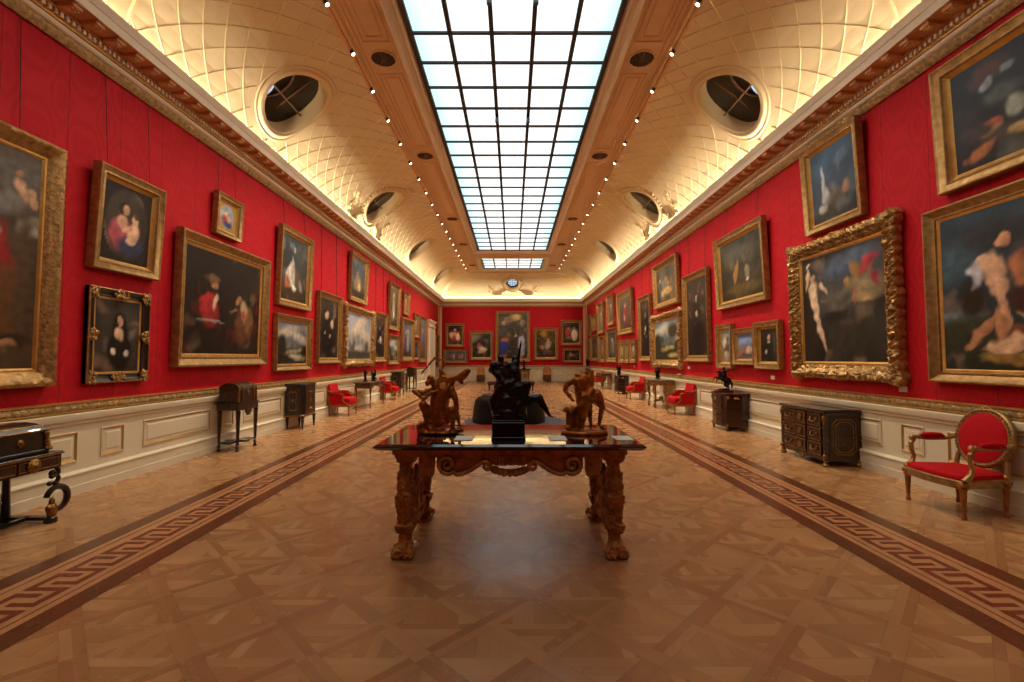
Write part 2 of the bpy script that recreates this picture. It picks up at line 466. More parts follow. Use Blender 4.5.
# dado: baseboard, panelled field, chair rail
DADO = MB()
sweep(DADO, [(0, 0), (.07, 0), (.07, .10), (.065, .105), (.065, .215), (.075, .22), (.075, .235), (.05, .255), (.03, .26), (.03, .76), (.05, .77), (.05, .80), (.075, .815), (.085, .85), (.085, .885), (.03, .90)], 0)
struct(DADO.build('baseboard_dado', 'cream', smooth=True))
g = MB(); sweep(g, [(.0, .90), (.05, .90), (.06, .905), (.06, .915), (.045, .92)], 0); sweep(g, [(.03, .995), (.05, 1.0), (.05, 1.015), (.0, 1.02)], 0)
struct(g.build('trim_7', 'giltbright', smooth=True))
g = MB(); bumpy(g, .03, .92, .035, .995, .08, .016); struct(g.build('trim_8', 'giltrail', smooth=True))
pm = MB()
def panel(T, L):
    pm.T = T
    z0, z1 = .355, .69
    def ring(i0, i1, h0, h1, mi):
        def rc(i): return [(-L/2+i, z0+i), (L/2-i, z0+i), (L/2-i, z1-i), (-L/2+i, z1-i)]
        pm.loft([[(x, h0, z) for x, z in rc(i0)], [(x, h1, z) for x, z in rc(i1)]], mi)
    ring(0, 0, -.03, -.042, 0); ring(0, .012, -.042, -.044, 0); ring(.012, .03, -.044, -.034, 1); ring(.03, .034, -.034, -.032, 1)
    ring(.06, .075, -.031, -.037, 0)
    a, b = -L/2+.075, L/2-.075
    if b-a > .05: pm.add([(a, -.037, z0+.075), (b, -.037, z0+.075), (b, -.037, z1-.075), (a, -.037, z1-.075)], [(0, 1, 2, 3)], 0)
k = -4
while True:
    yn = 5.42+2.24*k
    if yn > YEND-.6: break
    for yy, L in ((yn+.16, .32), (yn+.62+.665, 1.33)):
        if YBACK+.7 < yy < YEND-.7 and yy+L/2 < YEND-.1:
            for s, rz in ((-1, LEFT), (1, RIGHT)):
                if s == -1 and 25.6 < yy < 28.7: continue
                panel(Matrix.Translation((s*HW, yy, 0)) @ Matrix.Rotation(rz, 4, 'Z'), L)
    k += 1
for xx, L in ((-4.0, .9), (-3.1, .4), (-2.0, 1.2), (-.95, .4), (0, 1.0), (.95, .4), (2.0, 1.2), (3.1, .4), (4.0, .9)):
    panel(Matrix.Translation((xx, YEND, 0)), L)
struct(pm.build('trim_9', ['cream', 'giltbright'], smooth=False))
# slim gilded corner strips at the far end
g = MB()
for s in (-1, 1):
    g.box(s*(HW-.22), s*(HW-.06), YEND-.03, YEND-.0, 1.02, 4.86); g.box(s*(HW-.19), s*(HW-.09), YEND-.045, YEND-.03, 1.06, 4.82)
    g.box(s*(HW-.0), s*(HW-.03), YEND-.26, YEND-.08, 1.02, 4.86)
struct(g.build('trim_10', 'band'))

# ---- cove: elliptical, with oculi and a diamond lattice
CX, RX, CZ, RZ = 2.69, 1.95, 5.25, 1.5
NT = 400
_s = [0.0]; 
for i in range(NT):
    t0, t1 = PI/2*i/NT, PI/2*(i+1)/NT
    _s.append(_s[-1]+math.hypot(RX*(math.cos(t1)-math.cos(t0)), RZ*(math.sin(t1)-math.sin(t0))))
STOT = _s[-1]
def th(s):
    s = min(max(s, 0), STOT)
    return float(np.interp(s, _s, np.linspace(0, PI/2, NT+1)))
def cove(side, t, s, off=0.0):
    a = th(s); X = CX+RX*math.cos(a); z = CZ+RZ*math.sin(a)
    nx, nz = math.cos(a)/RX, math.sin(a)/RZ; l = math.hypot(nx, nz); nx /= l; nz /= l
    X -= nx*off; z -= nz*off
    if side == 'L': return (-X, t, z)
    if side == 'R': return (X, t, z)
    return (t, YEND-HW+X, z)
def tmax(side, s):
    X = CX+RX*math.cos(th(s))
    return YEND-HW+X if side != 'F' else X
S0 = float(np.interp(math.radians(44), np.linspace(0, PI/2, NT+1), _s))
AP, RH = 1.0, .65                         # half size of the patch with the hole, hole radius
def RHS(side): return RH if side != 'F' else .42
OCULI = {'L': [8.42, 14.15, 19.9, 26.2], 'R': [8.42, 14.15, 19.9, 26.2], 'F': [0.0]}
SROW = [0, S0-AP]+[S0-AP+AP*2*i/10 for i in range(1, 11)]
SROW = [0, (S0-AP)*.5]+SROW[1:]
nn = 5
SROW += [SROW[-1]+(STOT-SROW[-1])*i/nn for i in range(1, nn+1)]
cv = MB()
for side in 'LRF':
    tb = YBACK if side != 'F' else None
    edges = []
    cur = tb
    for oc in OCULI[side]:
        edges.append((cur, oc-AP, False)); edges.append((oc-AP, oc+AP, oc)); cur = oc+AP
    edges.append((cur, None, False))
    for a, b, oc in edges:
        for i in range(len(SROW)-1):
            s0, s1 = SROW[i], SROW[i+1]
            if oc is not False and s0 >= S0-AP-1e-6 and s1 <= S0+AP+1e-6: continue
            n = 10
            vs = []
            for s in (s0, s1):
                aa = a if a is not None else -tmax('F', s); bb = b if b is not None else tmax(side, s)
                vs += [cove(side, aa+(bb-aa)*k/n, s) for k in range(n+1)]
            cv.add(vs, [(k, k+1, n+1+k+1, n+1+k) for k in range(n)])
        if oc is not False:
            # square to circle
            n = 10; sq = []
            for k in range(n): sq.append((-AP+2*AP*k/n, -AP))
            for k in range(n): sq.append((AP, -AP+2*AP*k/n))
            for k in range(n): sq.append((AP-2*AP*k/n, AP))
            for k in range(n): sq.append((-AP, AP-2*AP*k/n))
            rings = []
            for f in (0, .25, .5, .75, 1):
                r = []
                for x, y in sq:
                    l = math.hypot(x, y); cx_, cy_ = x/l*RHS(side), y/l*RHS(side)
                    r.append(cove(side, oc+x+(cx_-x)*f, S0+y+(cy_-y)*f))
                rings.append(r)
            cv.loft(rings)
struct(cv.build('ceiling', 'cove', smooth=True))

rb = MB()
def bandzone(side, t): return side != 'F' and (4.1 < t < 5.35 or 22.95 < t < 24.25)
def ribseg(side, p, q, w=.024, h=.011):
    (t0, s0), (t1, s1) = p, q
    dt, ds = t1-t0, s1-s0; l = math.hypot(dt, ds); nt, ns = -ds/l*w/2, dt/l*w/2
    A = [cove(side, t0+nt, s0+ns, -.002), cove(side, t0+nt*.5, s0+ns*.5, h), cove(side, t0-nt*.5, s0-ns*.5, h), cove(side, t0-nt, s0-ns, -.002)]
    B = [cove(side, t1+nt, s1+ns, -.002), cove(side, t1+nt*.5, s1+ns*.5, h), cove(side, t1-nt*.5, s1-ns*.5, h), cove(side, t1-nt, s1-ns, -.002)]
    rb.loft([A, B], 0, closed=False)
for side in 'LRF':
    lo = YBACK if side != 'F' else -4.6; hi = YEND if side != 'F' else 4.6
    ph = 5.72 if side != 'F' else 0.0
    for sg in (1, -1):
        k = math.floor((lo-3-ph)/.48)
        while ph+k*.48 < hi+3:
            t0 = ph+k*.48; k += 1
            n = 24
            prev = None
            for i in range(n+1):
                s = STOT*i/n; t = t0+sg*s
                ok = (t <= tmax(side, s)) and (t >= (YBACK if side != 'F' else -tmax(side, s))) and not bandzone(side, t)
                ok = ok and all(math.hypot(t-oc, s-S0) > RHS(side)+.19 for oc in OCULI[side])
                if ok and prev: ribseg(side, prev, (t, s))
                prev = (t, s) if ok else None
    # transverse bands with moulded edges and sunk panels
    if side != 'F':
        for (a, b) in ((4.1, 5.35), (22.95, 24.25)):
            for t, w in ((a, .06), (b, .06), (a+.3, .025), (b-.3, .025)):
                for i in range(24):
                    if w < .05 and i in (0, 23): continue
                    ribseg(side, (t, STOT*i/24), (t, STOT*(i+1)/24), w, .03)
            for s in (STOT/24, STOT*23/24): ribseg(side, (a+.3, s), (b-.3, s), .025, .02)
    else:
        pass
# mitre ribs at the far corners, base and top rails of the cove
for side in 'LR':
    for i in range(24):
        s0, s1 = STOT*i/24, STOT*(i+1)/24
        ribseg(side, (tmax(side, s0)-.01, s0), (tmax(side, s1)-.01, s1), .05, .02)
struct(rb.build('trim_11', 'rib', smooth=True))

# oculi: frames, reveals, dark glazed lunettes
def oculus(idx, side, oc, wreath):
    f = MB(); n = 40; q0 = RHS(side)-.68
    def ring(r, off): return [cove(side, oc+(r+q0)*math.cos(2*PI*j/n), S0+(r+q0)*math.sin(2*PI*j/n), off) for j in range(n)]
    f.loft([ring(.87, 0), ring(.86, .02), ring(.83, .02), ring(.81, .01), ring(.775, .05), ring(.74, .055), ring(.71, .03), ring(.67, .03), ring(.66, .0)], 0)
    # reveal, running out through the roof
    a = th(S0)
    nx, nz = math.cos(a)/RX, math.sin(a)/RZ; l = math.hypot(nx, nz); nx /= l; nz /= l
    d3 = {'L': Vector((-nx, 0, nz)), 'R': Vector((nx, 0, nz)), 'F': Vector((0, nx, nz))}[side]
    r0 = [Vector(p) for p in ring(.66, 0)]
    dep = .22 if side != 'F' else .12
    r1 = [p+d3*dep for p in r0]
    f.loft([[tuple(p) for p in r0], [tuple(p) for p in r1]], 0)
    w = struct(f.build('window_%d' % idx, 'cove' if not wreath else 'rib', smooth=True))
    ctr = sum(r1, Vector())/n
    # axes of the far disc
    ax = {'L': Vector((0, 1, 0)), 'R': Vector((0, 1, 0)), 'F': Vector((1, 0, 0))}[side]
    ay = d3.cross(ax).normalized()
    if ay.z < 0: ay = -ay
    p = MB()
    p.add([tuple(q) for q in r1]+[tuple(ctr)], [(j, (j+1) % n, n) for j in range(n)])
    p.build('glass', 'darkglass' if side != 'F' else 'sky', w)
    b = MB(); c0 = ctr-d3*.02
    if side != 'F':
        b.tube([c0-ax*.64-ay*.08, c0+ax*.64-ay*.08], .018, 6)
        b.tube([c0-ay*.62+ax*.05, c0+ay*.62+ax*.05], .018, 6)
        b.tube([c0-ax*.62-ay*.18+ax*.0]+[c0-ax*.42+ax*.24*math.cos(a)+ay*.34*math.sin(a) for a in [math.radians(-75+15*k) for k in range(11)]], .02, 6)
        b.build('glazing_bar', 'mullion', w)
        q = MB(); cs = ctr-d3*.012-ax*.44-ay*.26
        m = 16
        q.add([tuple(cs+ax*.12*math.cos(2*PI*j/m)+ay*.20*math.sin(2*PI*j/m)) for j in range(m)], [tuple(range(m))])
        q.build('clear_pane', 'sky', w)
    else:
        for k in range(5):
            o_ = -.3+.15*k
            b.tube([c0-ax*.46+ay*o_*1.0, c0+ax*.46+ay*o_], .012, 6); b.tube([c0-ay*.46+ax*o_, c0+ay*.46+ax*o_], .012, 6)
        b.build('glazing_bar', 'black', w)
        q = MB()
        rr = [ctr-d3*.03+(v-ctr)*1.0 for v in r1]; ri = [ctr-d3*.05+(v-ctr)*.76 for v in r1]
        q.loft([[tuple(v) for v in rr], [tuple(v) for v in ri], [tuple(v+d3*.04) for v in ri]], 0)
        q.build('window_rim', 'black', w)
    if wreath:
        wr = MB()
        def leafrow(path, rad, step):
            for (t, s) in path:
                p_ = cove(side, t, s, rad*.4)
                wr.ell(p_, (rad*random.uniform(.8, 1.2), rad*random.uniform(.8, 1.2), rad*random.uniform(.8, 1.2)), 7, 5)
        leafrow([(oc+(.90+q0)*math.cos(2*PI*j/46), S0+(.90+q0)*math.sin(2*PI*j/46)) for j in range(46)], .05, 0)
        for sg in (-1, 1):
            pts = []
            for k in range(22):
                q_ = k/21
                pts.append((oc+sg*(.70+q0+.75*q_+.10*math.sin(q_*9)), S0-.68-q0*.4-.30*math.sin(q_*PI/1.5)))
            leafrow(pts, .06, 0)
            leafrow([(oc+sg*(1.45+.07*math.cos(k)), S0-.75+.08*k) for k in range(7)], .06, 0)
        leafrow([(oc+random.uniform(-.2, .2), S0+.96+q0+random.uniform(0, .14)) for k in range(14)], .06, 0)
        wr.build('plaster_wreath', 'rib', w, smooth=True)
idx = 1
for side in 'LR':
    for i, oc in enumerate(OCULI[side]): oculus(idx, side, oc, i == 1); idx += 1
oculus(idx, 'F', 0.0, True); idx += 1
# ---- flat band with the laylight
BZ = 6.75
LZ = 6.87
GW = 1.716; CWID = 2*GW/5; CL = .763
YA0, YA1 = 7.39-13*CL, 7.39+20*CL
YB0, YB1 = 24.25, 24.25+4*CL
bd = MB()
yE = YEND-HW+CX
def rect(x0, x1, y0, y1, z, mi=0): bd.add([(x0, y0, z), (x1, y0, z), (x1, y1, z), (x0, y1, z)], [(0, 1, 2, 3)], mi)
OW = 1.90
o1 = OW-GW
for s in (-1, 1): rect(s*OW, s*(CX+.02), YBACK, yE+.02, BZ)
rect(-OW, OW, YBACK, YA0-o1+.02, BZ); rect(-OW, OW, YA1+o1, YB0-o1, BZ); rect(-OW, OW, YB1+o1, yE+.02, BZ)
struct(bd.build('ceiling_band', 'band'))
fr = MB()
def opening(y0, y1):
    prof = [(OW-GW+.06, BZ), (OW-GW+.05, BZ-.025), (OW-GW+.02, BZ-.03), (OW-GW, BZ-.01), (OW-GW-.02, BZ), (OW-GW-.03, BZ+.03), (.09, BZ+.05), (.07, BZ+.03), (.04, BZ+.05), (.0, LZ)]
    fr.loft([[(-GW-i, y0-i, z), (GW+i, y0-i, z), (GW+i, y1+i, z), (-GW-i, y1+i, z)] for i, z in prof], 0)
opening(YA0, YA1); opening(YB0, YB1)
struct(fr.build('trim_13', 'white'))
mm = MB()
def rmould(x0, x1, y0, y1, w=.03, h=.02):
    prof = [(0, BZ), (w*.2, BZ-h), (w*.8, BZ-h), (w, BZ)]
    mm.loft([[(x0+i, y0+i, z), (x1-i, y0+i, z), (x1-i, y1-i, z), (x0+i, y1-i, z)] for i, z in prof], 0)
VENT = [-.9, 3.6, 7.88, 11.75, 17.14, 21.02, 25.81]
for s in (-1, 1):
    e = [YBACK]+VENT+[yE]
    for a, b in zip(e[:-1], e[1:]):
        a2, b2 = a+.42, b-.42
        if b2-a2 < .8: continue
        x0, x1 = sorted((s*2.03, s*2.50))
        rmould(x0, x1, a2, b2); rmould(x0+.09, x1-.09, a2+.12, b2-.12, .025, .014)
    for xx in (1.96, 2.57, 2.64): mm.box(s*(xx-.012), s*(xx+.012), YBACK, yE, BZ-.02, BZ)
    mm.box(s*2.655, s*2.70, YBACK, yE, BZ-.035, BZ)
mm.box(-2.7, 2.7, yE-.05, yE-.0, BZ-.045, BZ)
struct(mm.build('trim_14', 'bandmould'))

for idx2, (y0, y1, rows) in enumerate(((YA0, YA1, 33), (YB0, YB1, 4))):
    b = MB()
    for i in range(6):
        x = -GW+CWID*i; w = .035 if 0 < i < 5 else .04
        x = min(max(x, -GW+w), GW-w)
        b.box(x-w, x+w, y0, y1, LZ-.05, LZ+.02)
    for k in range(rows+1):
        y = y0+CL*k; w = .026
        y = min(max(y, y0+w), y1-w)
        b.box(-GW, GW, y-w, y+w, LZ-.035, LZ+.02)
    w = struct(b.build('window_%d' % idx, 'black')); idx += 1
    g = MB(); g.add([(-GW, y0, LZ), (GW, y0, LZ), (GW, y1, LZ), (-GW, y1, LZ)], [(0, 3, 2, 1)])
    g.build('glass', skylight_mat(), w)

# round bronze vents, tiny sprinkler heads
v0 = thing('ceiling_vent', 'round bronze ceiling vent', 'vent', (0, 0, BZ), 0, 'round vents in the ceiling band')
b = MB(); b.lathe([(.235, 0), (.24, -.015), (.22, -.025), (.205, -.02), (.205, -.006)], n=28); b.build('rim', 'bandmould', v0, True)
b = MB(); b.lathe([(.208, -.002), (.208, -.008)], n=28); b.build('backing', 'black', v0)
b = MB()
b.lathe([(.03, -.008), (.03, -.02), (.02, -.025)], n=12)
for k in range(12):
    a = 2*PI*k/12; b.tube([(.03*math.cos(a), .03*math.sin(a), -.014), (.205*math.cos(a), .205*math.sin(a), -.014)], .009, 5)
for r in (.09, .15): b.tube([(r*math.cos(2*PI*k/24), r*math.sin(2*PI*k/24), -.014) for k in range(25)], .004, 4)
b.build('grille', 'walnut', v0)
first = True
for s in (-1, 1):
    for yv in VENT:
        if yv < 5: continue
        lab = 'round pierced bronze ceiling vent, %s side of skylight, %s' % ('left' if s < 0 else 'right', {7.88: 'nearest of the row', 11.75: 'second of the row', 17.14: 'third of the row', 21.02: 'fourth of the row', 25.81: 'farthest, beside short skylight'}[yv])
        if first: v0.location = (s*2.265, yv, BZ); v0['label'] = lab; first = False
        else: copy_tree(v0, (s*2.265, yv, BZ), 0, lab)
# ---- track lights
ORD = ['nearest', 'second', 'third', 'fourth', 'fifth', 'sixth', 'seventh', 'eighth', 'ninth', 'tenth', 'eleventh', 'twelfth', 'thirteenth', 'fourteenth', 'fifteenth', 'sixteenth', 'seventeenth', 'eighteenth', 'nineteenth', 'twentieth']
t0 = thing('track_light', 'x', 'spotlight', (0, 0, 0), 0, 'small spotlights along the ceiling edges')
b = MB(); b.lathe([(.02, 0), (.02, -.03)], n=10); b.build('mount', 'black', t0)
b = MB(); b.T = Matrix.Translation((0, 0, -.06)) @ Matrix.Rotation(math.radians(35), 4, 'Y'); b.lathe([(.018, .04), (.026, .03), (.03, -.045), (.026, -.045)], n=14, cap=True); b.build('housing', 'fixture', t0, True)
b = MB(); b.T = Matrix.Translation((0, 0, -.06)) @ Matrix.Rotation(math.radians(35), 4, 'Y'); b.lathe([(.03, -.046), (.028, -.05)], n=14); b.build('lens', 'lamp', t0)
SPY = [6.54+1.1*k for k in range(19)]
first = True
for s in (-1, 1):
    for i, yv in enumerate(SPY):
        lab = 'small bright track spotlight, %s side of ceiling, %s along its row' % ('left' if s < 0 else 'right', ORD[i])
        loc = (s*2.735, yv, BZ+.01)
        if first: t0.location = loc; t0.rotation_euler = (0, 0, 0 if s > 0 else PI); t0['label'] = lab; first = False
        else: copy_tree(t0, loc, 0 if s > 0 else PI, lab)
tr = MB()
for s in (-1, 1): tr.box(s*2.735, s*2.785, YBACK, yE, BZ-.03, BZ-.005)
struct(tr.build('trim_15', 'soffit'))

def spot(x, y, z, tx, ty, tz, power, size, blend=.9, rad=.08, col=(1, .86, .66)):
    l = bpy.data.lights.new('spot', 'SPOT'); l.energy = power; l.spot_size = math.radians(size); l.spot_blend = blend
    l.shadow_soft_size = rad; l.color = col
    o = bpy.data.objects.new('spot_lamp', l); COL.objects.link(o); o.location = (x, y, z)
    o.rotation_euler = (Vector((tx, ty, tz))-Vector((x, y, z))).to_track_quat('-Z', 'Y').to_euler()
for s in (-1, 1):
    for i, yv in enumerate([-1.13*2+6.78-1.13*k for k in range(4)][::-1]+[5.65]+SPY):
        k = .35 if yv < 6 else .7 if yv < 8 else 1.35 if yv < 14 else 1.7     # the lamps nearest the photographer are dimmed
        if i % 2 == 0 or yv > 0: spot(s*2.72, yv, BZ-.14, s*4.4, yv-.9, .6, SPOT_SAME*k, 80)
        if i % 2: spot(s*2.72, yv, BZ-.14, -s*4.85, yv-1.2, 2.6, SPOT_CROSS*max(k, .95), 62)
for s in (-1, 1):
    for yy, tx, tz in ((24.14, 3.4, 3.0), (25.24, 1.2, 3.2), (26.34, 2.4, 1.6)): spot(s*2.72, yy, BZ-.14, s*tx, YEND, tz, SPOT_CROSS*1.3, 62)
# concealed cove lamps lying behind the cornice lip
def cove_lamp(loc, long_axis, d, L, power):
    l = bpy.data.lights.new('cove_lamp', 'AREA'); l.shape = 'RECTANGLE'; l.size = L; l.size_y = .04; l.energy = power; l.color = (1, .85, .60)
    o = bpy.data.objects.new('cove_lamp', l); COL.objects.link(o)
    Z = -Vector(d).normalized(); X = Vector(long_axis); Y = Z.cross(X)
    o.matrix_world = Matrix(((X.x, Y.x, Z.x, loc[0]), (X.y, Y.y, Z.y, loc[1]), (X.z, Y.z, Z.z, loc[2]), (0, 0, 0, 1)))
for s in (-1, 1):
    for ya, yb, kk in ((YBACK+.3, 4.0, .6), (4.0, 9.0, .75), (9.0, 18.0, 1.0), (18.0, YEND-.4, 1.1)):
        cove_lamp((s*(HW-.275), (ya+yb)/2, 5.29), (0, 1, 0), (-s*.75, 0, 1), yb-ya, COVE_P*kk*(yb-ya)/33)
cove_lamp((0, YEND-.275, 5.29), (1, 0, 0), (0, -.75, 1), 2*HW-.5, COVE_P*.3)

# little fixtures hung from the skylight bars
fx = thing('skylight_fixture', 'x', 'fixture', (0, 0, 0), 0, 'small fixtures under the skylight bars')
b = MB(); b.box(-.03, .03, -.03, .03, -.03, 0); b.build('bracket', 'black', fx)
b = MB(); b.lathe([(.03, -.03), (.04, -.05), (.04, -.14), (.03, -.15)], n=14); b.build('body', 'fixture', fx, True)
first = True
for yv, w_ in ((6.55, 'front pair'), (9.95, 'middle pair'), (14.9, 'rear pair')):
    for s in (-1, 1):
        loc = (s*CWID/2, yv, LZ-.05)
        lab = 'small grey fixture under a skylight bar, %s one of the %s' % ('left' if s < 0 else 'right', w_)
        if first: fx.location = loc; fx['label'] = lab; first = False
        else: copy_tree(fx, loc, 0, lab)

# white doorcase in the left wall near the far end
d = MB()
y0, y1, zt = 26.1, 28.2, 3.3
d.box(-HW, -HW+.10, y0, y0+.32, 0, zt); d.box(-HW, -HW+.10, y1-.32, y1, 0, zt)
d.box(-HW, -HW+.14, y0-.02, y1+.02, zt, zt+.12); d.box(-HW, -HW+.10, y0, y1, zt+.12, zt+.3); d.box(-HW, -HW+.20, y0-.08, y1+.08, zt+.3, zt+.4)
d.box(-HW, -HW+.13, y0+.06, y0+.26, .2, zt-.1); d.box(-HW, -HW+.13, y1-.26, y1-.06, .2, zt-.1)
struct(d.build('door_1', 'white'))
d2 = MB(); d2.box(-HW, -HW+.07, y0+.32, y1-.32, 0, zt); d2.box(-HW, -HW+.09, y0+.45, y1-.45, .3, 1.2); d2.box(-HW, -HW+.09, y0+.45, y1-.45, 1.4, zt-.2)
struct(d2.build('door_2', 'cream'))
# ---------------------------------------------------------------- paintings: soft generic compositions in the photograph's colours
def paint_values(w, h, bg, blobs, seed, res):
    nx = max(12, int(w/res)); ny = max(12, int(h/res))
    U, V = np.meshgrid(np.linspace(0, 1, nx+1), np.linspace(0, 1, ny+1))
    rs = np.random.RandomState(seed)
    def fn(sc_):
        o = np.zeros_like(U)
        for k in range(7):
            a, b, c = rs.uniform(-1, 1)*sc_, rs.uniform(-1, 1)*sc_, rs.uniform(0, 6.28)
            o += np.sin(a*U*w+b*V*h+c+1.3*np.sin(b*.7*U*w-a*.6*V*h))
        return o/3.5
    top, bot = np.array(lin(bg[0])), np.array(lin(bg[1]))
    col = bot+(top-bot)*V[..., None]
    n1, n2, n3 = fn(6), fn(15), fn(40)
    col = col*(1+.35*n1+.2*n2)[..., None]
    wu, wv = .018*n2+.01*n3, .018*fn(17)+.01*fn(38)
    asp = w/h
    pal = [np.array(lin(b[5])) for b in blobs]+[np.array(lin(bg[0]))*1.8]
    for k in range(int(10+14*min(1.5, w*h/2))):
        u, v = rs.uniform(0, 1), rs.uniform(0, 1)**1.2
        ru, rv = rs.uniform(.03, .14)/max(w, .6), rs.uniform(.03, .14)/max(h, .6)
        a = rs.uniform(0, PI); c = pal[rs.randint(len(pal))]*.35+(bot+(top-bot)*v)*rs.uniform(.4, 1.1)
        du = (U+wu*2-u)*asp; dv = (V+wv*2-v)
        x = du*math.cos(a)+dv*math.sin(a); y = -du*math.sin(a)+dv*math.cos(a)
        m = np.clip(1.5-np.sqrt((x/(ru*asp))**2+(y/rv)**2), 0, 1)*.55
        col = col*(1-m[..., None])+c*m[..., None]
    for bl in blobs:
        u, v, ru, rv, rot, c = bl[:6]; soft = bl[6] if len(bl) > 6 else .35
        a = math.radians(rot)
        du = (U+wu-u)*asp; dv = (V+wv-v)
        x = du*math.cos(a)+dv*math.sin(a); y = -du*math.sin(a)+dv*math.cos(a)
        d = np.sqrt((x/(ru*asp))**2+(y/rv)**2)
        m = np.clip((1+soft-d)/(2*soft), 0, 1); m = m*m*(3-2*m)
        shade = 1+.25*n3+.3*np.clip(y/rv*.5-x/(ru*asp)*.4, -.8, .8)
        col = col*(1-m[..., None])+np.array(lin(c))*shade[..., None]*m[..., None]
    return nx, ny, np.clip(col, .0015, 1)

PROF = {
 'plain': ([(0, 0), (0, .8), (.05, .98), (.16, 1), (.24, .86), (.42, .6), (.60, .42), (.66, .50), (.74, .50), (.78, .34), (.92, .30), (1, .22)], 'gilt'),
 'deep': ([(0, 0), (0, .9), (.04, 1), (.12, 1), (.2, .9), (.5, .72), (.62, .78), (.7, .6), (.78, .4), (1, .18)], 'gilt'),
 'carved': ([(0, 0), (0, .7), (.06, .9), (.2, 1), (.36, .9), (.5, .65), (.62, .6), (.70, .5), (.8, .36), (.9, .36), (1, .2)], 'giltcarved'),
}
def frame_mesh(w, h, fw, depth, style):
    prof, mat = PROF['plain' if style in ('plain', 'ebony') else 'deep' if style == 'deep' else 'carved']
    mb = MB()
    ornate = style == 'ornate'
    orn = style in ('carved', 'ornate')
    if ornate:
        pp = []
        for (d0, q0_), (d1, q1_) in zip(prof[:-1], prof[1:]):
            m_ = 3 if d1 < .85 and d1 > d0 else 1
            pp += [(d0+(d1-d0)*k/m_, q0_+(q1_-q0_)*k/m_) for k in range(m_)]
        prof = pp+[prof[-1]]
    rings = []
    step = (.022 if w < 2.3 else .04) if ornate else .035 if orn else 9
    ns = [max(1, int(w/step)), max(1, int(h/step))]*2
    for d, z in prof:
        i = d*fw; ring = []
        cs = [(-w/2+i, i), (w/2-i, i), (w/2-i, h-i), (-w/2+i, h-i)]
        for sd in range(4):
            a, b = cs[sd], cs[(sd+1) % 4]; n = ns[sd]
            nxn, nyn = [(0, -1), (1, 0), (0, 1), (-1, 0)][sd]
            L = (w, h, w, h)[sd]
            for k in range(n):
                t = k/n
                zz = z; out = 0
                if orn and .05 < d < .75:
                    q = t*L
                    zz += (.22 if ornate else .12)*abs(math.sin(PI*q/.11+d*7))*math.sin(PI*(d-.05)/.7) + (.10 if ornate else .03)*math.sin(q*83+d*31)
                if ornate and d <= .1:
                    out = .022*abs(math.sin(PI*t*L/.13))+.03*max(0, math.cos(2*PI*(t-.0)))**6+.02*max(0, math.cos(2*PI*t*2))**8
                if ornate and .04 < d < .78:
                    xx, zz_ = a[0]+(b[0]-a[0])*t, a[1]+(b[1]-a[1])*t
                    zz += .55*(noise.turbulence(Vector((xx*13, zz_*13, w)), 2, True)-.35)
                ring.append((a[0]+(b[0]-a[0])*t+nxn*out, -zz*depth, a[1]+(b[1]-a[1])*t+nyn*out))
        rings.append(ring)
    cut = len(prof)-3
    mb.loft(rings[:cut+1], 0); mb.loft(rings[cut:], 1)
    return mb, mat

